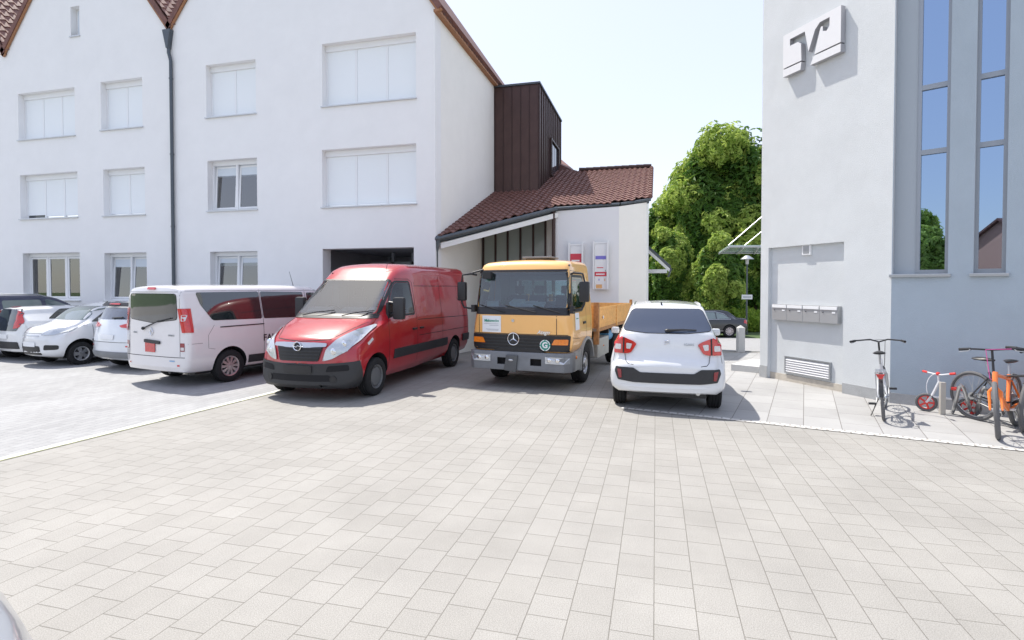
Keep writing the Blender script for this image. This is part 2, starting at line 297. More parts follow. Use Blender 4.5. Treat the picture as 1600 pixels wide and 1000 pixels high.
# wall: outline with two gables, openings cut out
hw_l = (xv - xl) / 2; hw_r = (Xc - xv) / 2
outl = [(XL, -1), (Xc, -1), (Xc, zE), ((xv + Xc) / 2, zE + hw_r * SL), (xv, zv), ((xv + xl) / 2, zv + hw_l * SL), (xl, zv), (xl - 3.6, zv + 3.6 * SL), (XL, zE)]
wb = MB().prism([(x, Yh, z) for x, z in outl], (0, .42, 0))
facade = wb.build('wall', 'stucco', house)
cut = MB()
for x0, x1, z0, z1, n, k in wins: cut.box(x0, x1, Yh - .3, Yh + .8, z0, z1)
cut.box(gx0, gx1, Yh - .3, Yh + .8, -2, gz1)
boolean(facade, cut, ('stucco',))
def win(x0, x1, z0, z1, n, kind, idx):
    yr = Yh + .21
    t = .055
    if kind == 'slit':
        fr = MB().box(x0, x1, yr, yr + .05, z0, z1).build('window', 'white_plastic', house); 
        MB().box(x0 + .06, x1 - .06, yr - .012, yr - .002, z0 + .1, z1 - .06).build('pane', 'curtain', fr)
        MB().box(x0 - .03, x1 + .03, Yh - .05, yr, z0 - .035, z0, 0).build('sill', 'sill', fr); return
    fr = MB()
    xs = [x0 + (x1 - x0) * i / n for i in range(n + 1)]
    top = z1 - (.17 if kind == 's' else .13)
    fr.box(x0, x1, yr - (.03 if kind == 's' else 0), yr + .07, top, z1)
    fr.box(x0, x1, yr, yr + .07, z0, z0 + t)
    for i, x in enumerate(xs):
        a = x0 if i == 0 else (x1 - t if i == n else x - t * .6); b = x0 + t if i == 0 else (x1 if i == n else x + t * .6)
        fr.box(a, b, yr, yr + .07, z0 + t, top)
    fo = fr.build('window', 'white_plastic', house, bevel=.004)
    MB().box(x0 - .03, x1 + .03, Yh - .06, yr - .001, z0 - .035, z0 - .001).build('sill', 'sill', fo, bevel=.004)
    for i in range(n):
        a, b = xs[i] + t * (.62 if i else 1.02), xs[i + 1] - t * (.62 if i < n - 1 else 1.02)
        if kind == 's':
            zz0 = z0 + t + (.09 if (idx == 3 and i == 0) else .012 + .02 * ((idx * 7 + i * 3) % 3 == 0))
            MB().box(a, b, yr + .014, yr + .022, zz0, top - .001).box(a, b, yr + .008, yr + .026, zz0, zz0 + .03).build('shutter', 'shutter', fo)
            if idx == 3 and i == 0: MB().box(a, b, yr + .03, yr + .06, z0 + t, zz0 + .02).build('pane', 'glass_dark', fo)
        else:
            # sash: tilted inwards a little on some
            tilt = R(3.2) if (n == 2) else 0  # darker leaves paint the shade inside the crown
            sash = MB(); s_ = .06; zt_ = top - .01; zb_ = z0 + t + .008
            sash.box(a + .004, b - .004, 0, .05, 0, s_); sash.box(a + .004, b - .004, 0, .05, zt_ - zb_ - s_, zt_ - zb_)
            sash.box(a + .004, a + .004 + s_, 0, .05, s_, zt_ - zb_ - s_); sash.box(b - .004 - s_, b - .004, 0, .05, s_, zt_ - zb_ - s_)
            so_ = sash.build('sash', 'white_plastic', fo, bevel=.004); so_.location = (0, yr + .01, zb_); so_.rotation_euler = (-tilt, 0, 0)
            p = MB().box(a + s_, b - s_, .02, .03, s_ - .005, zt_ - zb_ - s_ + .005).build('pane', 'glass_room', so_)
            so_.parent = house; so_.name = 'sash'; p.parent = so_
    if kind == 'g':
        rm = MB(); D = 2.2
        X0, X1, Z0, Z1 = x0 - .5, x1 + .5, z0 - .3, z1 + .3
        y0 = Yh + .43
        rm.add([(X0, y0, Z0), (X1, y0, Z0), (X1, y0 + D, Z0), (X0, y0 + D, Z0)], [(0, 1, 2, 3)])
        rm.add([(X0, y0, Z1), (X1, y0, Z1), (X1, y0 + D, Z1), (X0, y0 + D, Z1)], [(3, 2, 1, 0)])
        rm.add([(X0, y0 + D, Z0), (X1, y0 + D, Z0), (X1, y0 + D, Z1), (X0, y0 + D, Z1)], [(0, 1, 2, 3)])
        rm.add([(X0, y0, Z0), (X0, y0 + D, Z0), (X0, y0 + D, Z1), (X0, y0, Z1)], [(0, 1, 2, 3)]); rm.add([(X1, y0, Z0), (X1, y0 + D, Z0), (X1, y0 + D, Z1), (X1, y0, Z1)], [(3, 2, 1, 0)])
        rm.build('room', 'beige' if idx == 5 else 'room', house)
        # pale strips behind the glass paint the sky's reflection in the panes
        m_ = 24
        for (ca, cb_) in ((x0 + .06, x0 + .06 + (x1 - x0) * .12), (x1 - .06 - (x1 - x0) * (.46 if n == 2 else .3), x1 - .06)):
            vs = []; cb = MB()
            for j in range(m_ + 1):
                xx = ca + (cb_ - ca) * j / m_; yy = Yh + .345 + .02 * math.sin(j * 1.6)
                vs += [(xx, yy, z0 + .05), (xx, yy, z1)]
            cb.add(vs, [(2 * j, 2 * j + 2, 2 * j + 3, 2 * j + 1) for j in range(m_)])
            cb.build('curtain', 'curtain', house, smooth=True)
        if idx == 5: MB().box(x0 + (x1 - x0) * .17, x1 - .1, Yh + .37, Yh + .38, z0 + .03, z1 - (z1 - z0) * .25).build('curtain', 'warm_blind', house)  # warm panel paints the pinkish reflection of a building in this window
        MB().box(x0 + .02, x1 - .02, Yh + .30, Yh + .315, z1 - (z1 - z0) * .30, z1 - .02).build('blind', 'curtain', house)  # pale band paints a brighter reflection along the top of the panes
for i, w_ in enumerate(wins): win(*w_, i)
# carport opening
cp = MB(); D = 5.0; y0 = Yh + .421
cp.add([(gx0 - .6, y0, gz1 + .05), (gx1 + .6, y0, gz1 + .05), (gx1 + .6, y0 + D, gz1 + .05), (gx0 - .6, y0 + D, gz1 + .05)], [(0, 1, 2, 3)])
cp.add([(gx0 - .6, y0 + D, -1), (gx1 + .6, y0 + D, -1), (gx1 + .6, y0 + D, gz1 + .05), (gx0 - .6, y0 + D, gz1 + .05)], [(0, 1, 2, 3)])
for X in (gx0 - .6, gx1 + .6): cp.add([(X, y0, -1), (X, y0 + D, -1), (X, y0 + D, gz1 + .05), (X, y0, gz1 + .05)], [(0, 1, 2, 3)])
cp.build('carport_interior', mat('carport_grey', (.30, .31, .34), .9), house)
cq = MB()
for x in (.27, .52, .78): xx = gx0 + (gx1 - gx0) * x; cq.box(xx, xx + .09, y0 + 2.4, y0 + 2.5, 0, gz1 + .04)
cq.box(gx0, gx1, y0 + 2.4, y0 + 2.5, gz1 - .35, gz1 - .26); cq.build('carport_frame', 'frame_grey', house)
# side wall, back volume
ze_side = zE
sw = MB(); Yb = 27.0
sw.box(Xc - .4, Xc, Yh + .421, Yb, -1.5, ze_side); sw.build('side_wall', 'stucco_cream', house)
# roofs
def tile_patch(mb, o, u, v, poly, tw=.23, th=.34, amp=.028, mi=0, mask=None):
    """pantile surface on plane o + a*u + b*v, keeping cells whose centre is inside poly (list of (a,b))"""
    o, u, v = Vector(o), Vector(u).normalized(), Vector(v).normalized(); n = u.cross(v)
    if n.z < 0: n = -n
    a0, a1 = min(p[0] for p in poly), max(p[0] for p in poly); b0, b1 = min(p[1] for p in poly), max(p[1] for p in poly)
    su = 6; na = int((a1 - a0) / tw * su) + 1; rows = int((b1 - b0) / th) + 1
    def inside(a, b):
        c = False; j = len(poly) - 1
        for i in range(len(poly)):
            xi, yi = poly[i]; xj, yj = poly[j]
            if (yi > b) != (yj > b) and a < (xj - xi) * (b - yi) / (yj - yi) + xi: c = not c
            j = i
        return c
    for r_ in range(rows):
        bb = [b0 + r_ * th, b0 + (r_ + 1) * th + .0]
        base = len(mb.v); jit = [random.uniform(-.004, .004) for _ in range(na // su + 2)]
        for i in range(na + 1):
            a = a0 + i * tw / su; ph = (i % su) / su; h = amp * (math.sin(PI * min(1, ph / .62)) if ph < .62 else -.35 * math.sin(PI * (ph - .62) / .38)) + jit[i // su]
            for k, bv in enumerate((bb[0], bb[0], bb[1])):
                hh = h + (0 if k == 0 else .035 if k == 1 else .006)
                mb.v.append(tuple(o + u * a + v * bv + n * hh))
        for i in range(na):
            am = a0 + (i + .5) * tw / su
            if inside(am, (bb[0] + bb[1]) / 2):
                q = base + i * 3
                mb.f.append((q, q + 3, q + 4, q + 1)); mb.m.append(mi); mb.f.append((q + 1, q + 4, q + 5, q + 2)); mb.m.append(mi)
    return mb
rf = MB()
# gable roofs: slabs with ridge along Y
def gable_slab(mb, xa, za, xb, zb, y0, y1, t=.14, mi=0):
    d = Vector((xb - xa, 0, zb - za)).normalized(); n = Vector((-d.z, 0, d.x)); n = n if n.z > 0 else -n
    mb.prism([(xa, y0, za), (xb, y0, zb), tuple(Vector((xb, y0, zb)) + n * t), tuple(Vector((xa, y0, za)) + n * t)], (0, y1 - y0, 0), mi)
gr = MB(); wd = MB(); vg = MB()
segs = [(xv, zv, (xv + xl) / 2, zv + hw_l * SL), (xl, zv, (xv + xl) / 2, zv + hw_l * SL), (xl, zv, xl - 3.6, zv + 3.6 * SL), (xv, zv, (xv + Xc) / 2, zv + hw_r * SL), (Xc + .12, zE - .12 * SL, (xv + Xc) / 2, zv + hw_r * SL + .1)]
for k, (xa, za, xb, zb) in enumerate(segs):
    gable_slab(gr, xa, za + .02, xb, zb + .02, Yh - .10, Yb, .16)
    gable_slab(wd, xa, za - .07, xb, zb - .07, Yh - .075, Yh - .02, .15)
gr.build('roof', 'tile', house); wd.build('verge_board', 'wood', house)
# main roof slope behind the gables (seen in the valleys)
for (xa, za, ln_) in ((xv, zv, 9.0), (xl, zv, 6.0)):
    tg = MB(); vd = Vector((-1, 0, SL)).normalized(); nd = Vector((SL, 0, 1)).normalized(); tile_patch(tg, Vector((xa, Yh - .08, za + .02)) + nd * .20, (0, 1, 0), vd, [(0, 0), (12, 0), (12, ln_), (0, ln_)], tw=.28, th=.36, amp=.05); tg.build('roof_tiles', 'tile_light', house, smooth=True, angle=50)
mr = MB(); v_ = Vector((0, 1, 1.15)).normalized()
tile_patch(mr, (XL, Yh + .35, zv - .25), (1, 0, 0), v_, [(0, 0), (Xc - XL - 4, 0), (Xc - XL - 4, 7), (0, 7)], tw=.27, th=.36, amp=.055)
mo = mr.build('roof_slope', 'tile', house, smooth=True, angle=50)
# eave along the side wall
ev = MB(); ev.box(Xc - .0, Xc + .16, Yh - .1, 19.95, zE - .20, zE - .13); ev.build('eave_board', 'wood', house)
et = MB(); nE = int((19.95 - Yh + .1) / .24)
for i in range(nE): et.lathe([(.001, 0), (.05, 0), (.05, .16), (.001, .16)], (Xc + .02, Yh + .02 + i * .24, zE - .10), 'x', 10)
et.build('eave_tiles', 'tile_dark', house)
# rain pipe with hopper in the valley
dp = thing('rain_pipe', 'dark grey rain pipe with hopper between the two white gables', 'rain pipe', (xv, Yh - .08, 0))
hp = MB(); hp.prism([(-.16, -.08, 10.14), (.14, -.08, 10.14), (.04, -.08, 9.55), (-.02, -.08, 9.55)], (0, .15, 0)); hp.build('hopper', 'zinc', dp)
MB().tube([(0.01, 0, 9.6), (0.01, 0, 9.42), (.05, 0, 9.3), (.09, 0, 9.15), (.09, 0, .1)], .052, 12).build('pipe', 'zinc', dp, smooth=True)
for z in (8.6, 6.2, 3.9, 1.6): MB().lathe([(.052, -.02), (.062, -.02), (.062, .02), (.052, .02)], (.09, 0, z), 'z', 12).build('bracket', 'zinc', dp)
# brown metal stair tower on the side
YT = onX(772, 200, Xc).y; Xt = onY(842, 131, YT).x; ZT = 9.5; YTb = onX(876, 210, Xt).y
tw = thing('stair_tower', 'dark brown metal clad roof tower with standing seams against the white house', 'tower', (Xc, YT, 0))
W_ = Xt - Xc; L_ = YTb - YT
MB().box(.003, W_, 0, L_, 4.9, ZT).build('cladding', 'copper', tw)
sm = MB()
for i in range(6): x = .02 + (W_ - .04) * i / 5; sm.box(x - .012, x + .012, -.03, -.001, 5.0, ZT)
for i in range(12): y = .02 + (L_ - .04) * i / 11; sm.box(W_ + .001, W_ + .035, y - .012, y + .012, 5.0, ZT)
sm.build('seam', 'copper_seam', tw)
MB().box(.003, W_ + .06, -.06, L_ + .05, ZT + .001, ZT + .07).build('roof_cap', 'zinc', tw)
a_, b_ = onX(860, 206, Xt + .03), onX(872, 247, Xt + .03)
y0w, y1w = a_.y - YT, min(b_.y - YT, L_ - .3)
wf = MB()
wf.box(W_ + .002, W_ + .09, y0w, y1w, 6.55, 6.63); wf.box(W_ + .002, W_ + .09, y0w, y1w, 8.0, 8.08)
wf.box(W_ + .002, W_ + .09, y0w, y0w + .08, 6.63, 8.0); wf.box(W_ + .002, W_ + .09, y1w - .08, y1w, 6.63, 8.0)
wfo = wf.build('window', 'copper_seam', tw); MB().box(W_ + .004, W_ + .03, y0w + .08, y1w - .08, 6.63, 8.0).build('pane', 'glass_dark', wfo)
# ------------------------------------------------------------------ annex with low tiled roof
pa = onX(684, 372, Xc); pb_ = onX(772, 303, Xc); sl = (pb_.z - pa.z) / (pb_.y - pa.y); nn = Vector((0, -sl, 1)).normalized()
def onr(px, py): return onplane(px, py, pa, nn)
annex = thing('annex_building', 'low cream annex with red pantile roof and glazed bay beside the white house', 'building')
rp = [onr(684, 372), onr(868, 325), onr(968, 318), onr(1012, 311), onr(1017, 264), onr(905, 268)]
rp[4].x = rp[3].x = -.22
rp.append(Vector((Xc, rp[5].y + .3, 0))); rp[-1].z = pa.z + sl * (rp[-1].y - pa.y)
rp[5].x = -3.2
vv = Vector((0, 1, sl)).normalized(); o_ = Vector((Xc, pa.y, pa.z))
def uv(p): q = p - o_; return (q.x, q.dot(vv))
pr = [uv(p) for p in rp]
ra = MB(); tile_patch(ra, o_ + nn * .05, (1, 0, 0), vv, pr, tw=.21, th=.30, amp=.032)
ra.build('roof', 'tile', annex, smooth=True, angle=50)
MB().prism([p for p in rp], -nn * .14).build('roof_base', 'zinc', annex)
gt = MB()
def edge_tube(a, b, r, dz=0, out=(0, 0, 0)): gt.tube([Vector(a) + Vector(out) + Vector((0, 0, dz)), Vector(b) + Vector(out) + Vector((0, 0, dz))], r, 10)
edge_tube(rp[0], rp[1], .065, -.03, (.05, -.08, 0)); edge_tube(rp[1], rp[2], .05, -.03, (0, -.06, 0)); edge_tube(rp[2], rp[3], .05, -.03, (0.04, -.06, 0))
gt.sphere(rp[0] + Vector((.02, -.08, -.03)), .1, 10)
gt.build('gutter', 'zinc', annex, smooth=True)
fa = MB(); d_ = (rp[1] - rp[0]); fa.obox(rp[0] + Vector((.09, -.0, -.30)), d_, (0, 0, .16), (-.03, .05, 0)); fa.build('fascia', 'white_paint', annex)
so2 = MB(); so2.add([rp[0] + Vector((.1, .05, -.20)), rp[1] + Vector((0, .05, -.20)), Vector((rp[1].x, 19.0, rp[1].z + sl * (19.0 - rp[1].y) - .20)), Vector((Xc, 19.0, rp[0].z + sl * (19.0 - rp[0].y) - .20))], [(0, 1, 2, 3)]); so2.build('soffit', 'white_paint', annex)
rid = MB()
for i in range(10): 
    x0 = rp[5].x + (rp[4].x - rp[5].x) * i / 10; x1 = rp[5].x + (rp[4].x - rp[5].x) * (i + 1) / 10; zr = rp[4].z + .12
    rid.tube([(x0, rp[4].y, zr), (x1 + .02, rp[4].y, zr)], [.10, .085], 10)
rid.build('ridge_tiles', 'copper_seam', annex)
ver = MB(); nv = 15
for i in range(nv):
    p0 = rp[3].lerp(rp[4], i / nv); p1 = rp[3].lerp(rp[4], (i + 1.1) / nv); ver.tube([p0 + Vector((.03, 0, .08)), p1 + Vector((.03, 0, .05))], [.085, .07], 10)
ver.build('verge_tiles', 'tile', annex, smooth=True)
# back hip of the roof behind the tower
MB().prism([(Xc, 24.8, 7.0), (rp[5].x - .2, rp[5].y, rp[5].z + .02), (rp[5].x - 1.2, 26, rp[5].z + 1.1), (Xc, 26, 8.6)], (0, .3, 0)).build('hip_roof', 'tile', annex)
c1, c2, c3 = rp[1], rp[2], rp[3]
aw = MB(); zb = -1.2
aw.add([(c1.x, c1.y + .02, zb), (c2.x, c2.y - .2, zb), (c2.x, c2.y - .2, c2.z - .12), (c1.x, c1.y + .02, c1.z - .1)], [(0, 1, 2, 3)])
aw.add([(c1.x, c1.y + .02, zb), (c1.x, c1.y + .02, c1.z - .1), (c1.x, 23, c1.z + 2), (c1.x, 23, zb)], [(0, 1, 2, 3)])
aw.build('wall', mat('annex_white', (.78, .78, .79), .9, bump=.2), annex)
aw2 = MB(); aw2.add([(c2.x, c2.y - .2, zb), (-.30, c3.y - .1, zb), (-.30, c3.y - .1, c3.z - .12), (c2.x, c2.y - .2, c2.z - .12)], [(0, 1, 2, 3)])
aw2.add([(-.30, c3.y - .1, zb), (-.30, rp[4].y, zb), (-.30, rp[4].y, rp[4].z - .12), (-.30, c3.y - .1, c3.z - .12)], [(0, 1, 2, 3)])
aw2.build('corner_wall', 'stucco_cream', annex)
YG = onX(752, 400, Xc).y
gw = MB(); gxs = [onY(px, 380, YG).x for px in (755, 774, 793, 813, 833, 852)]
for i in range(5): gw.box(gxs[i] + .03, gxs[i + 1] - .03, YG + .03, YG + .06, -1.2, pa.z + sl * (YG - pa.y) - .1)
gw.build('bay_glazing', 'glass_grey', annex)
gm = MB()
for x in gxs: gm.box(x - .035, x + .035, YG, YG + .12, -1.2, pa.z + sl * (YG - pa.y) - .1)
gm.build('mullion', 'copper_seam', annex)
MB().box(gxs[-1] + .04, c1.x - .002, YG + .02, YG + .2, -1.2, pa.z + sl * (YG - pa.y) - .1).build('bay_pier', 'stucco_cream', annex)
MB().tube([(c1.x - .05, c1.y - .1, c1.z - .1), (c1.x - .05, c1.y - .1, -.5)], .05, 10).build('bay_pipe', 'copper_seam', annex, smooth=True)
ap = thing('eave_pipe', 'dark drainpipe at the white house corner below the annex gutter', 'rain pipe', (rp[0].x + .03, rp[0].y - .1, 0))
MB().tube([(0, 0, rp[0].z), (.02, 0, rp[0].z - .12), (-.06, .05, rp[0].z - .4), (-.08, .08, 1.0), (-.08, .08, 0)], .055, 10).build('pipe', 'zinc', ap, smooth=True)
# far porch gable to the right of the annex
pq = [onY(1012, 385, 24), onY(1048, 420, 24), onY(1040, 434, 24)]
porch = thing('entrance_porch', 'small white trimmed porch roof jutting out behind the cream annex corner', 'porch', (pq[0].x, 24, 0))
X1 = pq[1].x - pq[0].x; Z0, Z1 = pq[0].z, pq[1].z
pm = MB(); pm.prism([(-.4, 0, Z0 + .3), (X1, 0, Z1), (X1, 0, Z1 + .14), (-.4, 0, Z0 + .45)], (0, 2.4, 0)); pm.build('roof', 'zinc', porch)
pt = MB(); pt.prism([(-.4, -.03, Z0 + .12), (X1, -.03, Z1 - .18), (X1, -.03, Z1 - .03), (-.4, -.03, Z0 + .28)], (0, .06, 0)); pt.box(-.5, X1 - .15, -.04, .03, Z1 - .18, Z1 - .02); pt.build('trim_board', 'white_paint', porch)
MB().box(-.5, X1 - .2, .05, 2.3, Z1 - .10, Z1 - .04).build('ceiling', 'stucco_cream', porch)
MB().tube([(X1 + .02, -.02, Z1 + .02), (X1 - .1, .02, Z1 - .35)], .04, 8).build('gutter', 'zinc', porch)
# posters on the annex wall
def poster(px0, px1, py0, py1, label, build):
    Yp = c1.y - .03; a = onY(px0, py0, Yp); b = onY(px1, py1, Yp)
    t = thing('poster_frame', label, 'poster', (a.x, Yp, b.z), 0, 'framed posters on the annex wall'); w_, h_ = b.x - a.x, a.z - b.z
    MB().box(0, .05, -.16, 0, 0, h_).box(w_ - .05, w_, -.16, 0, 0, h_).box(.05, w_ - .05, -.10, -.02, h_ - .09, h_ - .03).build('frame', 'white_plastic', t)
    MB().box(.055, w_ - .055, -.09, -.07, .0, h_ - .1).build('panel', 'paper', t); build(t, w_, h_); return t
def pA(t, w, h):
    MB().box(.06, w - .06, -.098, -.091, .02, h * .72).build('print', 'red', t)
    MB().box(.1, w - .12, -.103, -.099, h * .52, h * .56).box(.14, w - .14, -.103, -.099, h * .36, h * .42).build('lettering', 'paper', t)
def pB(t, w, h):
    def s(z0, z1, m_, x0=.06, x1=.06, nm='print'): MB().box(x0, w - x1, -.098, -.091, h * z0, h * z1).build(nm, m_, t)
    s(.62, .69, 'violet', .08, .08); s(.44, .455, 'red', .12, .16); s(.27, .36, 'red'); s(.18, .22, 'violet', .18, .28); s(.17, .22, 'orange_print', .36, .1); s(0.02, .1, 'orange_print', .1, .2); s(.37, .40, 'green_print', .4, .1)
    MB().box(.1, w - .12, -.103, -.099, h * .30, h * .325).build('lettering', 'paper', t)
poster(889, 912, 380, 440, 'framed poster with solid red panel above the truck cab', pA)
poster(927, 951, 377, 452, 'taller framed poster with violet heading and red stripe right of the red one', pB)

# ------------------------------------------------------------------ grey tower building on the right
P0 = G(1390, 629.5)
D1 = Vector((-.564, .826, 0)); D2 = Vector((.885, -.465, 0)); N1 = Vector((-.826, -.564, 0)); N2 = Vector((-.465, -.885, 0))
tower = thing('bank_building', 'tall pale grey rendered building with tall narrow windows and a raised emblem on the right', 'building', tuple(P0))
def f1(px, py): q = onplane(px, py, P0, N1) - P0; return (q.dot(D1), q.z)
def f2(px, py): q = onplane(px, py, P0, N2) - P0; return (q.dot(D2), q.z)
HT = 13.0
w1 = f1(1189, 400)[0]
def loc1(s, z, o=0): return D1 * s + Vector((0, 0, z)) + N1 * o
def loc2(s, z, o=0): return D2 * s + Vector((0, 0, z)) + N2 * o
far1 = D1 * w1
bk = MB(); zb = -.8
foot = [Vector((0, 0, 0)), far1, far1 - N1 * 6, D2 * 11 - N2 * 6, D2 * 11]
bk.prism([p + Vector((0, 0, zb)) for p in foot], (0, 0, HT + .8))
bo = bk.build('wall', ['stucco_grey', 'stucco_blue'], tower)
for p_ in bo.data.polygons: p_.material_index = 1 if p_.normal.dot(N2) > .95 else 0  # face turned from the sun has its shade painted into the stucco colour
# openings
rc = [f1(1201, 388), f1(1319, 377), f1(1319, 560)]
rx0, rx1 = rc[1][0], rc[0][0]; rzt = (rc[0][1] + rc[1][1]) / 2
ct = MB(); dpth = .085
def cbox1(s0, s1, z0, z1, dp, mi=0): ct.obox(loc1(s0, z0, -dp), D1 * (s1 - s0), (0, 0, z1 - z0), N1 * (dp + .3), mi)
def cbox2(s0, s1, z0, z1, dp, mi=0): ct.obox(loc2(s0, z0, -dp), D2 * (s1 - s0), (0, 0, z1 - z0), N2 * (dp + .3), mi)
cbox1(rx0, rx1, -1, rzt, dpth)
wA = (f2(1396, 300)[0], f2(1483, 300)[0]); wB = (f2(1523, 300)[0], f2(1574, 300)[0]); zs_ = f2(1440, 428)[1]
cbox2(wA[0], wA[1], zs_, HT - 1.5, .20, 0); cbox2(wB[0], wB[1], zs_, HT - 1.5, .20, 0)
for k in (1, 2, 3): cbox2(wB[0] + (wB[0] - wA[1] + wB[1] - wB[0]) * k + .25 * k, wB[1] + (wB[0] - wA[1] + wB[1] - wB[0]) * k + .25 * k, zs_, HT - 1.5, .20, 0)
boolean(bo, ct, ('stucco_grey',))
# tall windows
def tall(s0, s1, panel):
    fr = MB(); x0 = s0 + panel; t = .05
    def b(sa, sb, za, zb_, o0, o1): fr.obox(loc2(sa, za, -o0), D2 * (sb - sa), (0, 0, zb_ - za), N2 * (o0 - o1))
    zt = HT - 1.5; tr = [f2(1455, 234)[1], f2(1455, 131)[1], f2(1455, 131)[1] + 1.55]
    b(x0, x0 + t, zs_, zt, .198, .13); b(s1 - t, s1, zs_, zt, .198, .13); b(x0 + t, s1 - t, zs_, zs_ + t * 1.4, .198, .13)
    for z in tr: b(x0 + t, s1 - t, z - .04, z + .04, .198, .135)
    f = fr.build('window', 'frame_grey', tower)
    zz = [zs_ + t * 1.4] + tr + [zt]
    for i in range(4): MB().obox(loc2(x0 + t, zz[i] + (.04 if i else 0), -.185), D2 * (s1 - x0 - 2 * t), (0, 0, zz[i + 1] - zz[i] - (.08 if i else .04)), N2 * .012).build('pane', 'mirrorglass', f)
    MB().obox(loc2(s0 - .04, zs_ - .05, -.19), D2 * (s1 - s0 + .08), (0, 0, .048), N2 * .25).build('sill', 'alu', f, bevel=.006)
    if panel: MB().obox(loc2(s0 + .002, zs_ + .001, -.197), D2 * (panel - .004), (0, 0, zt - zs_ - .01), N2 * .05).build('side_panel', mat('panel_grey', (.36, .40, .44), .5), f)
pw = f2(1431, 300)[0] - wA[0]
tall(wA[0], wA[1], pw); tall(wB[0], wB[1], 0)
for k in (1, 2, 3): dx = (wB[1] - wA[1]) * k + .25 * k; tall(wB[0] + dx, wB[1] + dx, 0)
# plinths
pl_ = MB(); z1p = f1(1319, 603)[1]
pl_.obox(loc1(rx0 + .003, -.6, -dpth + .012), D1 * (rx1 - rx0 - .006), (0, 0, z1p + .6), -N1 * .01)
pl_.build('plinth', 'plinth', tower)
p2 = MB(); zp = f1(1350, 604)[1]
p2.obox(loc1(-.012, -.6, .012), D1 * (rx0 + .010), (0, 0, zp + .6), -N1 * .011)
p2.obox(loc1(rx1 + .003, -.6, .012), D1 * (w1 - rx1), (0, 0, zp + .66), -N1 * .011)
p2.obox(loc2(-.012, -.6, .012), D2 * 11, (0, 0, zp + .58), -N2 * .011); p2.build('plinth', 'plinth_grey', tower)
# vent grille
va, vb = f1(1223, 556), f1(1294, 598); vc = f1(1223, 580)
s0, s1 = vb[0], va[0]; z0 = (vc[1] + vb[1]) / 2; z1 = va[1]
vn = tag(bpy.data.objects.new('vent_grille', None), 'low louvred metal vent in the base of the grey tower wall', 'vent'); COL.objects.link(vn); vn.location = P0
fr = MB(); fo_ = -dpth
def vb_(sa, sb, za, zb_, o0, o1): fr.obox(loc1(sa, za, fo_ + o0), D1 * (sb - sa), (0, 0, zb_ - za), N1 * (o1 - o0))
vb_(s0, s0 + .03, z0, z1, .001, .04); vb_(s1 - .03, s1, z0, z1, .001, .04); vb_(s0 + .03, s1 - .03, z0, z0 + .03, .001, .04); vb_(s0 + .03, s1 - .03, z1 - .03, z1, .001, .04)
fr.build('frame', 'alu', vn)
MB().obox(loc1(s0 + .03, z0 + .03, fo_ + .002), D1 * (s1 - s0 - .06), (0, 0, z1 - z0 - .06), N1 * .004).build('backing', 'dark', vn)
lv = MB(); n = 6
for i in range(n):
    z = z0 + .035 + (z1 - z0 - .07) * i / n; lv.obox(loc1(s0 + .031, z, fo_ + .038), D1 * (s1 - s0 - .062), Vector((0, 0, (z1 - z0) / n * .72)) - N1 * .022, N1 * .004)
lv.build('louvre', 'sign_face', vn)
# letter boxes
ma, mb_ = f1(1206, 477), f1(1312, 506); mc = f1(1206, 502)
s0, s1 = mb_[0] + .03, ma[0] - .02; z1 = (ma[1] + f1(1312, 476)[1]) / 2; z0 = z1 - .33
for i in range(4):
    lb = thing('letter_box', 'grey metal letter box, ' + ['nearest the corner of the four on the tower wall', 'second from the corner of the four on the tower wall', 'third from the corner of the four on the tower wall', 'farthest from the corner of the four on the tower wall'][i], 'letter box', tuple(P0), 0, 'row of letter boxes on the grey wall')
    a = s0 + (s1 - s0) * i / 4; b = s0 + (s1 - s0) * (i + 1) / 4; q = MB(); dd = .10
    q.obox(loc1(a + .002, z0, fo_ + .001), D1 * (b - a - .004), (0, 0, z1 - z0), N1 * dd); q.build('case', 'alu2' if 'alu2' in M else M.setdefault('alu2', mat('letter_box_grey', (.38, .39, .40), .4, metal=.25)), lb, bevel=.004)
    MB().obox(loc1(a + .012, z1 - .075, fo_ + dd + .002), D1 * (b - a - .024), (0, 0, .06), N1 * .012).build('flap', 'white_plastic', lb, bevel=.003)
    MB().obox(loc1(a + .05, z1 - .14, fo_ + dd + .002), D1 * .07, (0, 0, .03), N1 * .004).build('name_plate', 'paper', lb)
    c_ = loc1(b - .08, z1 - .125, fo_ + dd + .001); MB().tube([c_, c_ + N1 * .012], .009, 10).build('lock', 'black', lb)
# small socket box under the lintel
sa = f1(1251, 382); sb = f1(1264, 398)
t_ = tag(bpy.data.objects.new('junction_box', None), 'tiny white framed box under the top edge of the recessed wall', 'junction box'); COL.objects.link(t_); t_.location = P0
MB().obox(loc1(sb[0], sb[1], fo_ + .001), D1 * (sa[0] - sb[0]), (0, 0, sa[1] - sb[1]), N1 * .05).build('frame', 'white_plastic', t_, bevel=.006)
MB().obox(loc1(sb[0] + .03, sb[1] + .03, fo_ + .052), D1 * (sa[0] - sb[0] - .06), (0, 0, sa[1] - sb[1] - .06), N1 * .003).build('cover', 'alu', t_)
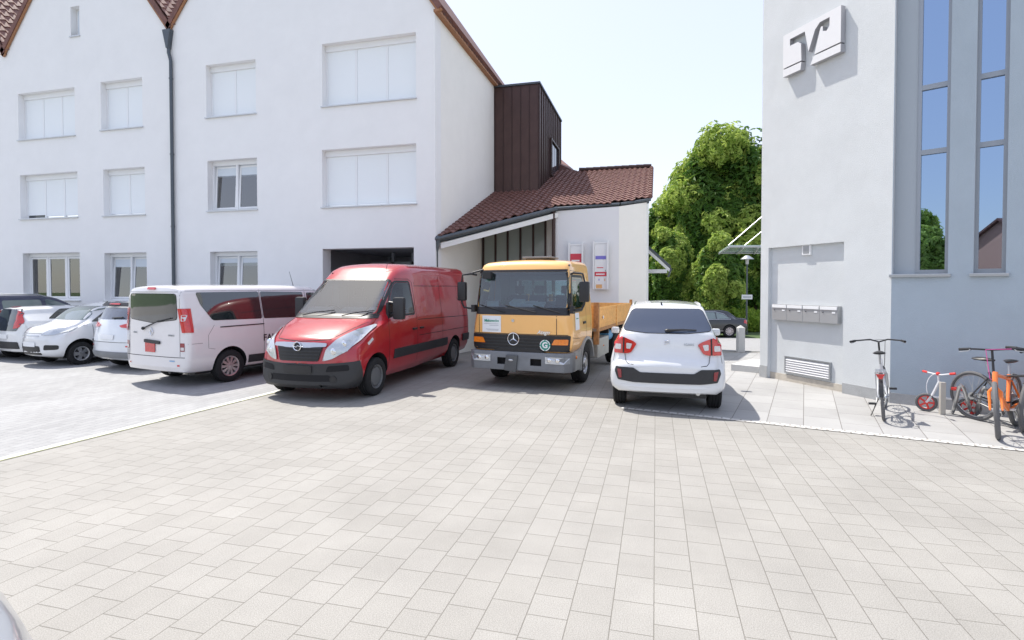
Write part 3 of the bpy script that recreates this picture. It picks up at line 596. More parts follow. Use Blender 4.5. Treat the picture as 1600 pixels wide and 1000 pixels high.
# emblem sign
def sgn(px, py): return f1(px, py)
ea, eb = f1(1231, 62), f1(1322, 5); ec, ed_ = f1(1235, 110), f1(1322, 62)
Sx0, Sx1 = eb[0], ea[0]; Wd = Sx1 - Sx0
ztop = (ea[1] + eb[1]) / 2; zbm = (f1(1233, 112)[1] + f1(1320, 63)[1]) / 2; Hh = ztop - zbm
sg = thing('bank_emblem', 'raised pale emblem of two folded shapes high on the grey wall', 'sign', tuple(P0))
def S(u, v): return loc1(Sx1 - u * Wd, zbm + v * Hh, .012)     # u 0..1 left to right, v 0..1 bottom to top
left = [(0, 0), (.40, 0), (.40, .44), (.335, .52), (.335, .62), (.17, .62), (.17, .80), (.44, .80), (.50, .12), (.47, 0), (.47, 0)]
bodyp = [(0, 0), (.345, 0), (.335, .50), (.275, .60), (.13, .60), (.13, .80), (.40, .80), (.47, .16), (.58, .70), (.66, .84), (.82, .84), (.82, .60), (.77, .50), (.71, .55), (.71, .68), (.68, .70), (.66, .60), (.57, 0), (1, 0), (1, 1), (0, 1)]
m1 = MB(); m1.prism([S(u, v) for u, v in bodyp], N1 * .108); e1 = m1.build('emblem_plate', ['sign_edge', 'sign_face'], sg)
m2 = MB(); m2.prism([S(u, v) for u, v in [(0, -.26), (.33, -.26), (.345, -.04), (0, -.04)]], N1 * .108); m2.build('emblem_bar', ['sign_edge', 'sign_face'], sg)
m3 = MB(); m3.prism([S(u, v) for u, v in [(.50, -.26), (1, -.26), (1, -.04), (.565, -.04)]], N1 * .108); m3.build('emblem_bar', ['sign_edge', 'sign_face'], sg)
for e_ in sg.children:
    for p_ in e_.data.polygons: p_.material_index = 1 if abs(p_.normal.dot(N1)) > .95 else 0

# ------------------------------------------------------------------ vehicle kit
def pchip(xs, ys, x):
    n = len(xs); h = [xs[i + 1] - xs[i] for i in range(n - 1)]; d = [(ys[i + 1] - ys[i]) / h[i] for i in range(n - 1)]; m = [d[0]]
    for i in range(1, n - 1):
        if d[i - 1] * d[i] <= 0: m.append(0)
        else: w1, w2 = 2 * h[i] + h[i - 1], h[i] + 2 * h[i - 1]; m.append((w1 + w2) / (w1 / d[i - 1] + w2 / d[i]))
    m.append(d[-1])
    for i in range(n - 1):
        if x <= xs[i + 1] or i == n - 2:
            t = (x - xs[i]) / h[i]; t2, t3 = t * t, t * t * t
            return (2 * t3 - 3 * t2 + 1) * ys[i] + (t3 - 2 * t2 + t) * h[i] * m[i] + (-2 * t3 + 3 * t2) * ys[i + 1] + (t3 - t2) * h[i] * m[i + 1]
class Veh:
    def __init__(s, name, label, cat, loc, rz, st, cf=.3, cr=.12, df=.9, dr=.5, crown=.035, ex=2.4, mats=('paint', 'dark'), group=None, sub=5, bodyname='body'):
        """st rows: y, zb, zs, zt, wb, wm, ws, wt, rr (front is +y)"""
        s.t = thing(name, label, cat, loc, rz, group)
        st = sorted(st); ys = [r[0] for r in st]; yy = []
        for i in range(len(ys) - 1):
            k = max(1, min(sub, int((ys[i + 1] - ys[i]) / .03))) if ys[i + 1] - ys[i] < .5 else sub + 2
            yy += [ys[i] + (ys[i + 1] - ys[i]) * j / k for j in range(k)]
        yy.append(ys[-1]); s.y0, s.y1 = ys[0], ys[-1]
        halves = []
        for y in yy:
            zb, zs, zt, wb, wm, ws, wt, rr = [pchip(ys, [r[c] for r in st], y) for c in range(1, 9)]
            h = zs - zb; rr = min(rr, (zt - zs) * .8)
            P = [(0, zb), (wb * .5, zb), (wb - .07, zb), (wb - .015, zb + .03), (wb + (wm - wb) * .6, zb + .16 * h), (wm - .004, zb + .34 * h), (wm, zb + .52 * h), (wm - (wm - ws) * .12, zb + .72 * h), (ws + (wm - ws) * .35, zb + .9 * h), (ws, zs)]
            xe, ze = wt, zt - rr
            P += [(ws + (xe - ws) * t, zs + (ze - zs) * t) for t in (.12, .4, .7)]
            P += [(xe, ze), (xe - rr * .10, ze + rr * .40), (xe - rr * .36, ze + rr * .78), (xe - rr * .9, zt)]
            xr = xe - rr * .9; P += [(xr * (1 - t), zt + crown * (1 - (1 - t) ** 2)) for t in (.3, .65, 1.0)]
            halves.append(P)
        n = len(halves[0]); V = []; F = []; Wm = max(r[5] for r in st)
        ring = lambda P: [(x, z) for x, z in P] + [(-x, z) for x, z in P[1:-1]][::-1]
        R_ = len(ring(halves[0]))
        for y, P in zip(yy, halves):
            for x, z in ring(P): V.append([x, y, z])
        for i in range(len(yy) - 1):
            for k in range(R_): F.append((i * R_ + k, i * R_ + (k + 1) % R_, (i + 1) * R_ + (k + 1) % R_, (i + 1) * R_ + k))
        # caps: rows across between mirrored points
        for i, rev in ((0, 1), (len(yy) - 1, 0)):
            rows = []
            nc = 8
            for k in range(n):
                a = i * R_ + k; b = i * R_ + ((R_ - k) % R_)
                if a == b: rows.append([a] * (nc + 1)); continue
                x0, y_, z0 = V[a]; row = [a]
                for j in range(1, nc): V.append([x0 * (1 - 2 * j / nc), y_, z0]); row.append(len(V) - 1)
                row.append(b); rows.append(row)
            for k in range(n - 1):
                for j in range(nc):
                    q = [rows[k][j], rows[k][j + 1], rows[k + 1][j + 1], rows[k + 1][j]]; u = []
                    for v in q:
                        if v not in u: u.append(v)
                    if len(u) > 2: F.append(tuple(u[::-1] if rev else u))
        for v in V:
            r_ = (abs(v[0]) / Wm) ** ex
            if cf and v[1] > s.y1 - df: t = (v[1] - (s.y1 - df)) / df; v[1] -= cf * r_ * t * t * (3 - 2 * t) if 1 else 0
            if cr and v[1] < s.y0 + dr: t = ((s.y0 + dr) - v[1]) / dr; v[1] += cr * r_ * t * t * (3 - 2 * t)
        mb = MB(); mb.v = [tuple(v) for v in V]; mb.f = F; mb.m = [0] * len(F)
        s.body = mb.build(bodyname, list(mats), s.t, smooth=True, weld=True, angle=40)
        bm = bmesh.new(); bm.from_mesh(s.body.data); s.bvh = BVHTree.FromBMesh(bm); bm.free()
        s.mats = mats
    def arches(s, ys, r, zc, w=.34, W=1.2, extra=None):
        c = MB()
        for y in ys:
            for sg_ in (1, -1): c.lathe([(.001, sg_ * (W)), (r, sg_ * W), (r, sg_ * (W - w - (W - s.W))), (.001, sg_ * (W - w - (W - s.W)))], (0, y, zc), 'x', 36)
        boolean(s.body, c, ('dark',))
        for q in (extra() if extra else []): boolean(s.body, q, ('cabin',))
        s.fix()
    def fix(s):
        s.body.data.polygons.foreach_set('use_smooth', [True] * len(s.body.data.polygons))
        try: s.body.data.set_sharp_from_angle(angle=R(40))
        except Exception: pass
    def hit(s, a, b, ax):
        far = 6
        o, d = {'+y': ((a, far, b), (0, -1, 0)), '-y': ((a, -far - 3, b), (0, 1, 0)), '+x': ((far, a, b), (-1, 0, 0)), '-x': ((-far, a, b), (1, 0, 0)), 'z': ((a, b, far), (0, 0, -1))}[ax]
        h = s.bvh.ray_cast(Vector(o), Vector(d))
        if h[0] is None:
            p = {'+y': (a, s.y1, b), '-y': (a, s.y0, b), '+x': (s.W, a, b), '-x': (-s.W, a, b), 'z': (a, b, 2)}[ax]; h = s.bvh.find_nearest(Vector(p))
        n = h[1]
        if n.dot(Vector(d)) > 0: n = -n
        return h[0], n
    def decal(s, name, pts, ax, m, off=.004, grid=.07, parent=None, r=0, thick=0, label=None):
        if r: pts = rpoly(pts, r)
        bm = bmesh.new(); f = bm.faces.new([bm.verts.new((p[0], p[1], 0)) for p in pts]); bmesh.ops.triangulate(bm, faces=[f])
        xs = [p[0] for p in pts]; ys = [p[1] for p in pts]
        for lo, hi, no in ((min(xs), max(xs), (1, 0, 0)), (min(ys), max(ys), (0, 1, 0))):
            k = int((hi - lo) / grid)
            for i in range(1, k + 1):
                c = lo + (hi - lo) * i / (k + 1); bmesh.ops.bisect_plane(bm, geom=bm.verts[:] + bm.edges[:] + bm.faces[:], plane_co=(c * no[0], c * no[1], 0), plane_no=no)
        nrm = {}
        for v in bm.verts:
            p, n = s.hit(v.co.x, v.co.y, ax); v.co = p + n * off
        bm.normal_update()
        ref = {'+y': Vector((0, 1, .3)), '-y': Vector((0, -1, .3)), '+x': Vector((1, 0, 0)), '-x': Vector((-1, 0, 0)), 'z': Vector((0, 0, 1))}[ax]
        if sum((f.normal.dot(ref) * f.calc_area() for f in bm.faces), 0) < 0: bmesh.ops.reverse_faces(bm, faces=bm.faces)
        if thick:
            bm.normal_update(); old = bm.faces[:]; res = bmesh.ops.extrude_face_region(bm, geom=old)
            for v in [g for g in res['geom'] if isinstance(g, bmesh.types.BMVert)]: v.co += v.normal * thick if v.normal.length else Vector()
            bmesh.ops.recalc_face_normals(bm, faces=bm.faces)
        me = bpy.data.meshes.new(name); bm.to_mesh(me); bm.free(); me.materials.append(M[m] if isinstance(m, str) else m)
        o = link(me, name, parent or s.t, True, angle=35)
        if label: o['label'] = label
        return o
    def both(s, name, pts, m, **k):
        return s.decal(name, pts, '+x', m, **k), s.decal(name, pts, '-x', m, **k)
    def mirror(s, name, pts, ax, m, **k):
        return s.decal(name, pts, ax, m, **k), s.decal(name, [(-a, b) for a, b in pts][::-1], ax, m, **k)
    def line(s, pts, ax, m='seam', w=.010, off=.0025, name='panel_gap', parent=None):
        pl = []
        for i, p in enumerate(pts):
            a = Vector(pts[max(0, i - 1)]); b = Vector(pts[min(len(pts) - 1, i + 1)]); t = (b - a).normalized(); n = Vector((-t.y, t.x)); pl.append((Vector(p) + n * w / 2, Vector(p) - n * w / 2))
        # strip of quads, densified
        bm = bmesh.new(); prev = None
        for i in range(len(pl) - 1):
            L = (Vector(pts[i + 1]) - Vector(pts[i])).length; k = max(1, int(L / .06))
            for j in range(k + (1 if i == len(pl) - 2 else 0)):
                t = j / k; q = [pl[i][e].lerp(pl[i + 1][e], t) for e in (0, 1)]; vs = []
                for e in q: p, n = s.hit(e.x, e.y, ax); vs.append(bm.verts.new(p + n * off))
                if prev: bm.faces.new((prev[0], prev[1], vs[1], vs[0]))
                prev = vs
        me = bpy.data.meshes.new(name); bm.to_mesh(me); bm.free(); me.materials.append(M[m] if isinstance(m, str) else m); return link(me, name, parent or s.t)
    def shell(s, name, planes, m, off=.008, parent=None):
        bm = bmesh.new(); bm.from_mesh(s.body.data)
        for co, no in planes: bmesh.ops.bisect_plane(bm, geom=bm.verts[:] + bm.edges[:] + bm.faces[:], plane_co=co, plane_no=no, clear_outer=True)
        bm.normal_update()
        mi = len(s.body.data.materials)
        bmesh.ops.delete(bm, geom=[f for f in bm.faces if f.material_index > 0], context='FACES')
        for v in bm.verts: v.co += v.normal * off
        me = bpy.data.meshes.new(name); bm.to_mesh(me); bm.free(); me.materials.clear(); me.materials.append(M[m] if isinstance(m, str) else m)
        for p in me.polygons: p.material_index = 0
        return link(me, name, parent or s.t, True, angle=40)
    def wheels(s, ys, r, wd, xo, style='multi', names='wheel', steer=0):
        for i, y in enumerate(ys):
            for sg_ in (1, -1): wheel(s.t, sg_ * xo, y, r, wd, sg_, style)
    def text(s, name, txt, size, ax, a, b, m, sx=1, **k):
        p, n = s.hit(a, b, ax); ux = {'-y': Vector((1, 0, 0)), '+y': Vector((-1, 0, 0)), '+x': Vector((0, 1, 0)), '-x': Vector((0, -1, 0))}[ax]
        ux = (ux - n * ux.dot(n)).normalized(); uz = n.cross(ux); return text_obj(name, txt, size, m, p + n * .006, ux, uz, s.t, **k)
def rpoly(pts, r, seg=4):
    out = []; n = len(pts)
    for i in range(n):
        p = Vector(pts[i]); a = (Vector(pts[i - 1]) - p); b = (Vector(pts[(i + 1) % n]) - p); la, lb = a.length, b.length; k = min(r, la * .45, lb * .45)
        pa_, pb2 = p + a * (k / la), p + b * (k / lb)
        for j in range(seg + 1):
            t = j / seg; q = pa_ * (1 - t) ** 2 + p * 2 * t * (1 - t) + pb2 * t * t; out.append((q.x, q.y))
    return out
WC = {}
M['cabin'] = mat('cabin_lining', (.38, .40, .41), .9)
M['tyre'] = mat('tyre_rubber', (.012, .012, .013), .85, bump=.2, bscale=80)
M['rim_silver'] = mat('rim_silver', (.50, .51, .53), .32, metal=.85)
M['rim_pink'] = mat('rim_alloy', (.52, .47, .48), .35, metal=.7)
M['rim_dark'] = mat('rim_grey', (.16, .165, .17), .5, metal=.3)
M['seam'] = mat('panel_gap_dark', (.03, .03, .032), .8)
M['chrome'] = mat('chrome', (.75, .76, .78), .12, metal=1.0)
M['chrome_dull'] = mat('dull_chrome', (.55, .56, .58), .3, metal=.9)
M['lamp_clear'] = mat('headlamp_lens', (.50, .53, .56), .12, metal=.35, spec=.8, coat=1, noise=.15, nscale=40)
M['lamp_red'] = mat('tail_lamp_red', (.55, .02, .02), .15, coat=1, noise=.3, nscale=30)
M['lamp_dark_red'] = mat('tail_lamp_dark_red', (.24, .01, .02), .15, coat=1)
M['lamp_orange'] = mat('indicator_orange', (.80, .22, .02), .2, coat=1, noise=.2, nscale=30)
M['lamp_white'] = mat('reversing_lamp', (.62, .60, .60), .15, coat=1, noise=.2, nscale=40)
M['trim'] = mat('grey_black_trim', (.028, .029, .032), .55, noise=.15, nscale=5, bump=.05)
M['paper_card'] = M['paper']
def wheel(parent, x, y, r, wd, side, style):
    key = (r, wd, side, style)
    if key not in WC:
        h = wd / 2; ri = r * (.66 if style != 'truck' else .60)
        prof = [(ri - .012, -h * .8), (ri, -h), (r * .90, -h), (r * .965, -h + .012), (r, -h + .035)]
        for q in (-.45, 0, .45): prof += [(r, h * q - .012), (r - .012, h * q - .008), (r - .012, h * q + .008), (r, h * q + .012)]
        prof += [(r, h - .035), (r * .965, h - .012), (r * .90, h), (ri, h), (ri - .012, h * .8)]
        ty = MB().lathe(prof, (0, 0, 0), 'x', 40)
        rm = MB(); s_ = side; o = h * .86
        rm.lathe([(ri - .013, s_ * -h * .8), (ri - .013, s_ * (o + .004)), (ri - .035, s_ * (o - .004)), (ri - .045, s_ * (o - .03)), (ri - .05, s_ * -h * .5)], (0, 0, 0), 'x', 40)
        dk = MB().lathe([(.001, s_ * h * .25), (ri - .05, s_ * h * .25)], (0, 0, 0), 'x', 32)
        if style == 'multi' or style == 'ten':
            n = 10 if style == 'ten' else 5
            for k in range(n):
                a = 2 * PI * k / n; c = Vector((0, math.cos(a), math.sin(a))); t = Vector((0, -math.sin(a), math.cos(a))); w0, w1 = (.018, .030) if n == 10 else (.035, .05)
                p0, p1 = c * .045, c * (ri - .04); X = Vector((s_, 0, 0))
                rm.add([p0 - t * w0 + X * (o - .005), p0 + t * w0 + X * (o - .005), p1 + t * w1 + X * (o - .012), p1 - t * w1 + X * (o - .012), p0 - t * w0 + X * (o - .05), p0 + t * w0 + X * (o - .05), p1 + t * w1 + X * (o - .05), p1 - t * w1 + X * (o - .05)], [(0, 1, 2, 3), (4, 7, 6, 5), (0, 4, 5, 1), (1, 5, 6, 2), (2, 6, 7, 3), (3, 7, 4, 0)])
            rm.lathe([(.001, s_ * (o + .004)), (.05, s_ * o), (.062, s_ * (o - .03))], (0, 0, 0), 'x', 20)
        elif style == 'cap':
            rm.lathe([(.001, s_ * (o - .002)), (.09, s_ * (o - .002)), (ri * .72, s_ * (o - .012)), (ri * .76, s_ * (o - .035)), (ri - .03, s_ * (o - .03))], (0, 0, 0), 'x', 36)
            for k in range(16):
                a = 2 * PI * k / 16; rm.sphere((s_ * (o - .02), math.cos(a) * ri * .83, math.sin(a) * ri * .83), .012, 8)
        elif style == 'truck':
            rm.lathe([(.001, s_ * (o + .02)), (.09, s_ * (o + .02)), (.11, s_ * (o - .01)), (.15, s_ * (o - .02)), (ri * .75, s_ * (o - .05)), (ri - .03, s_ * (o - .02))], (0, 0, 0), 'x', 32)
            for k in range(8): a = 2 * PI * k / 8; rm.sphere((s_ * (o - .01), math.cos(a) * .13, math.sin(a) * .13), .015, 8)
        WC[key] = (ty, rm, dk)
        def mk(mb, nm, mm): 
            ob = mb.build(nm, mm, None, smooth=True, angle=30); me = ob.data; bpy.data.objects.remove(ob); return me
        rmm = {'multi': 'rim_silver', 'ten': 'rim_pink', 'cap': 'rim_dark', 'truck': 'rim_silver', 'far': 'rim_silver'}[style]
        WC[key] = (mk(ty, 'wheel', 'tyre'), mk(rm, 'rim', rmm), mk(dk, 'hub', 'dark'))
    me = WC[key]
    o = bpy.data.objects.new('wheel', me[0]); COL.objects.link(o); o.parent = parent; o.location = (x, y, r)
    for m_, nm in ((me[1], 'rim'), (me[2], 'brake_disc')): q = bpy.data.objects.new(nm, m_); COL.objects.link(q); q.parent = o
    return o
def circle(cx, cy, r, n=20, sx=1): return [(cx + r * sx * math.cos(2 * PI * k / n), cy + r * math.sin(2 * PI * k / n)) for k in range(n)]
def seat(parent, x, y, z, m='seat_fabric', w=.24):
    q = MB(); q.box(x - w, x + w, y - .25, y + .25, z, z + .14); a = Vector((x - w, y - .30, z + .1)); q.obox(a, (2 * w, 0, 0), (0, -.10, .62), (0, .13, .02)); q.obox(a + Vector((w * .5, -.11, .66)), (w, 0, 0), (0, -.03, .17), (0, .09, .01))
    return q.build('seat', m, parent, bevel=.03, smooth=True)
M['seat_fabric'] = mat('seat_fabric_grey', (.10, .11, .13), .9)
M['dash'] = mat('dashboard_plastic', (.16, .17, .18), .7)
M['glass_car'] = glass_mat('car_window_glass', (.62, .72, .72), f0=1.7)
M['glass_wind'] = glass_mat('windscreen_glass', (.86, .92, .92), f0=3.2)
def paint(name, c, rough=.32, met=0.0): M[name] = mat(name, c, rough, metal=met, coat=1.0, noise=.02, nscale=3); return name
paint('paint_red', (.40, .010, .018)); paint('paint_white', (.72, .73, .74)); paint('paint_white_warm', (.74, .72, .72)); paint('paint_white_cool', (.70, .73, .77)); paint('paint_orange', (.90, .49, .15), .4); paint('paint_navy', (.012, .02, .06)); paint('paint_black', (.012, .013, .016)); paint('paint_silver', (.42, .44, .47), .3, .5)

# ==== OBJECTS ====
# ------------------------------------------------------------------ red panel van
def red_van():
    st = [(.88, .30, .52, .62, .80, .90, .86, .80, .06), (.85, .25, .74, .90, .86, .96, .90, .80, .10), (.78, .23, .88, 1.03, .88, .99, .92, .80, .12), (.60, .22, .98, 1.13, .90, 1.0, .94, .82, .12), (.30, .22, 1.10, 1.25, .92, 1.01, .96, .84, .13), (0, .24, 1.20, 1.345, .92, 1.02, .98, .86, .13),
          (-.13, .25, 1.24, 1.40, .93, 1.02, .98, .86, .13), (-.20, .25, 1.26, 1.47, .93, 1.02, .985, .86, .14), (-.60, .26, 1.32, 1.82, .93, 1.025, .99, .82, .12), (-.98, .26, 1.35, 2.13, .94, 1.03, .995, .78, .12), (-1.10, .26, 1.35, 2.22, .94, 1.03, .995, .79, .14), (-1.32, .26, 1.35, 2.35, .94, 1.03, 1.0, .82, .18), (-1.65, .26, 1.35, 2.42, .94, 1.03, 1.0, .87, .22), (-2.2, .28, 1.35, 2.44, .94, 1.03, 1.0, .89, .22),
          (-4.55, .32, 1.35, 2.44, .94, 1.03, 1.0, .89, .22), (-4.70, .34, 1.35, 2.43, .93, 1.02, .99, .88, .2), (-4.74, .38, 1.34, 2.40, .90, 1.0, .97, .86, .2)]
    v = Veh('panel_van', 'red high roof panel van with grey bumper parked between white minibus and orange truck', 'van', (-5.86, 8.86, 0), PI + R(-1.0), st, cf=.34, cr=.03, df=1.0, dr=.2, mats=('paint_red', 'dark')); v.W = 1.03
    glassW = rpoly([(-.86, 1.445), (.86, 1.445), (.75, 2.10), (-.75, 2.10)], .07)
    sw = rpoly([(-.50, 1.40), (-.74, 1.72), (-.98, 2.02), (-1.08, 2.07), (-1.52, 2.07), (-1.56, 1.40)], .06)
    b0 = v.bvh
    def extra():
        ins = [(a * .965, 1.47 + (b - 1.445) * .93) for a, b in glassW]
        return [MB().box(-.84, .84, -1.85, -.36, .9, 1.50), MB().prism([(a, 1.4, b) for a, b in ins], (0, -2.40, 0)), MB().box(-.76, .76, -1.84, -.98, 1.40, 2.0), MB().prism([(-1.3, a, b) for a, b in rpoly([(-.62, 1.43), (-.80, 1.72), (-1.0, 1.98), (-1.10, 2.04), (-1.49, 2.04), (-1.53, 1.43)], .05)], (2.6, 0, 0))]
    v.arches((0, -3.72), .42, .36, extra=extra)
    v.bumper = v.shell('bumper', [((0, 0, .76), (0, .12, 1)), ((0, .34, 0), (0, -1, .25))], 'trim', .010)
    v.decal('windscreen', glassW, '+y', 'glass_wind', off=.004)
    v.line([(a, b) for a, b in glassW] + [glassW[0]], '+y', 'black', .03, .006, 'windscreen_seal')
    v.decal('scuttle', [(-.88, 1.375), (.88, 1.375), (.87, 1.45), (-.87, 1.45)], '+y', 'black', off=.008)
    v.both('side_window', sw, 'glass_car', off=.003)
    v.line(sw + [sw[0]], '+x', 'black', .035, .005, 'window_seal'); v.line(sw + [sw[0]], '-x', 'black', .035, .005, 'window_seal')
    # grille, chrome bar, badge
    v.decal('grille', rpoly([(-.46, .98), (.46, .98), (.38, .70), (-.38, .70)], .03), '+y', 'black', off=.014)
    for z in (.745, .80, .855, .91): w = .37 + (z - .70) * .28; v.decal('grille_bar', [(-w, z), (w, z), (w, z + .022), (-w, z + .022)], '+y', 'trim', off=.020, thick=.01)
    v.decal('chrome_bar', rpoly([(-.50, .935), (-.17, .925), (.17, .925), (.50, .935), (.50, .995), (.3, 1.005), (-.3, 1.005), (-.50, .995)], .02), '+y', 'chrome_dull', off=.020, thick=.015)
    p, n = v.hit(0, .95, '+y'); e = MB(); e.lathe([(.072, 0), (.082, .012), (.072, .022), (.062, .012), (.072, 0)], p + Vector((0, .04, 0)), 'y', 28)
    e.tube([p + Vector((-.09, .05, -.006)), p + Vector((-.01, .052, .012)), p + Vector((.01, .052, -.012)), p + Vector((.09, .05, .006))], .008, 8); e.build('badge', 'chrome', v.t, smooth=True)
    MB().lathe([(.001, .008), (.064, .008)], p + Vector((0, .035, 0)), 'y', 24).build('badge_back', 'black', v.t)
    # headlights
    hl = rpoly([(.45, .70), (.60, .74), (.80, .86), (.90, 1.02), (.955, 1.24), (.90, 1.27), (.78, 1.20), (.62, 1.05), (.50, .90)], .03)
    for q in v.mirror('headlight', hl, '+y', 'lamp_clear', off=.012, thick=.012):
        pass
    for sg_ in (1, -1):
        for (x, z, r) in ((.60, .86, .065), (.74, .98, .06)):
            p, n = v.hit(sg_ * x, z, '+y'); MB().sphere(p + n * .012, r, 14, sq=(1, .35, 1)).build('lamp_bulb', 'chrome', v.t, smooth=True)
    # bumper details
    v.decal('lower_grille', rpoly([(-.62, .36), (.62, .36), (.56, .47), (-.56, .47)], .03), '+y', 'dark', off=.014)
    v.mirror('fog_recess', rpoly([(.50, .52), (.86, .54), (.84, .64), (.54, .62)], .03), '+y', 'dark', off=.014)
    v.mirror('fog_cover', circle(.62, .40, .055, 16), '+y', 'black', off=.018, thick=.01)
    v.decal('plate_mount', rpoly([(-.27, .50), (.27, .50), (.27, .63), (-.27, .63)], .02), '+y', 'black', off=.02, thick=.01)
    # side
    for ax, sg_ in (('+x', 1), ('-x', -1)):
        v.decal('rub_strip', rpoly([(-.58, .60), (-3.20, .60), (-3.20, .775), (-.62, .775)], .02), ax, 'trim', off=.006, thick=.02)
        v.decal('rub_strip', rpoly([(-4.22, .60), (-4.68, .60), (-4.68, .775), (-4.20, .775)], .02), ax, 'trim', off=.006, thick=.02)
        v.line([(-.42, .40), (-.46, 1.30), (-.50, 1.36)], ax); v.line([(-1.62, .40), (-1.63, 1.4), (-1.62, 2.05), (-1.5, 2.12), (-1.08, 2.12)], ax)
        v.line([(-1.68, 1.28), (-4.66, 1.22)], ax, w=.014); v.line([(-1.68, 1.98), (-4.66, 1.98)], ax, w=.012); v.line([(-2.95, .5), (-2.95, 2.2)], ax); v.line([(-4.0, 1.98), (-4.0, 1.25)], ax, w=.008); v.line([(-1.7, .95), (-4.6, .93)], ax, w=.012)
        p, n = v.hit(-1.50, 1.10, ax); MB().box(-.02 + p.x + sg_ * .015, .02 + p.x + sg_ * .015, -1.58, -1.40, 1.08, 1.12).build('door_handle', 'black', v.t, bevel=.008)
        MB().box(p.x - .02 + sg_ * .01, p.x + .02 + sg_ * .01, -1.9, -1.74, 1.08, 1.12).build('door_handle', 'black', v.t, bevel=.008)
        m = MB(); q, n = v.hit(-.60, 1.42, ax); X = q.x - (.09 if sg_ > 0 else 0)
        m.obox((X + sg_ * .08, -.66, 1.34), (sg_ * .22, -.02, 0), (0, .13, 0), (0, 0, .42)); m.build('mirror', 'trim', v.t, bevel=.045, smooth=True)
        m = MB(); m.tube([(X - sg_ * .02, -.6, 1.42), (X + sg_ * .12, -.6, 1.46)], .045, 10); m.tube([(X - sg_ * .02, -.6, 1.66), (X + sg_ * .12, -.6, 1.64)], .03, 10); m.obox((X - sg_ * .03, -.50, 1.36), (sg_ * .05, 0, 0), (0, -.18, 0), (0, 0, .30)); m.build('mirror_arm', 'black', v.t, bevel=.0)
        MB().box(*sorted((X + sg_ * .10, X + sg_ * .28)), -.675, -.665, 1.38, 1.72).build('mirror_glass', 'chrome', v.t)
        p, n = v.hit(.30, 1.02, ax); v.decal('side_repeater', rpoly([(.24, .93), (.10, 1.02), (.12, 1.06), (.27, .97)], .01), ax, 'lamp_white', off=.006)
    v.line([(-.82, 1.32), (-.52, 1.06), (0, 1.03), (.52, 1.06), (.82, 1.32)], '+y', w=.012); 
    v.line([(-.90, -1.7), (.90, -1.7)], 'z', w=.012)
    # wipers, antenna, roof marker
    w = MB()
    for (x0, x1, z1) in ((.62, -.02, 1.50), (-.25, -.80, 1.50)):
        a, n = v.hit(x0, 1.40, '+y'); b, n2 = v.hit(x1, z1, '+y'); w.tube([a + n * .03, a.lerp(b, .45) + n2 * .06, b + n2 * .03], .010, 6)
    w.build('wiper', 'black', v.t)
    p, n = v.hit(-.55, -1.15, 'z'); MB().tube([p, p + Vector((0, -.16, .33))], [.006, .003], 6).build('antenna', 'black', v.t)
    p, n = v.hit(.66, 2.24, '+y'); MB().sphere(p, .018, 8).build('roof_marker', 'black', v.t)
    # cabin
    MB().box(-.86, .86, -.80, -.37, .95, 1.495).build('dashboard', 'dash', v.t, bevel=.03)
    for x in (.45, -.15, -.55): seat(v.t, x, -1.42, 1.0, w=.2)
    st_ = MB(); st_.lathe([(.19, 0), (.205, .012), (.19, .024), (.175, .012), (.19, 0)], (0, 0, 0), 'z', 24); o = st_.build('steering_wheel', 'black', v.t, smooth=True); o.location = (.45, -.88, 1.42); o.rotation_euler = (R(55), 0, 0)
    for i, (x, y, a, w_) in enumerate(((-.30, -.50, .2, .14), (-.05, -.48, -.3, .12), (.50, -.52, .1, .2), (.66, -.5, .5, .14), (-.62, -.5, .0, .1))):
        q = MB().box(-w_, w_, -.10, .10, 0, .03).build('paper_stack', 'paper', v.t); q.location = (x, y - .03, 1.50); q.rotation_euler = (-R(24), 0, a)
    v.wheels((0, -3.72), .345, .225, .90, 'cap')
    v.text('lettering', 'SERVICE', .09, '+x', -4.3, 1.62, 'paper') if False else None
    return v
red_van()

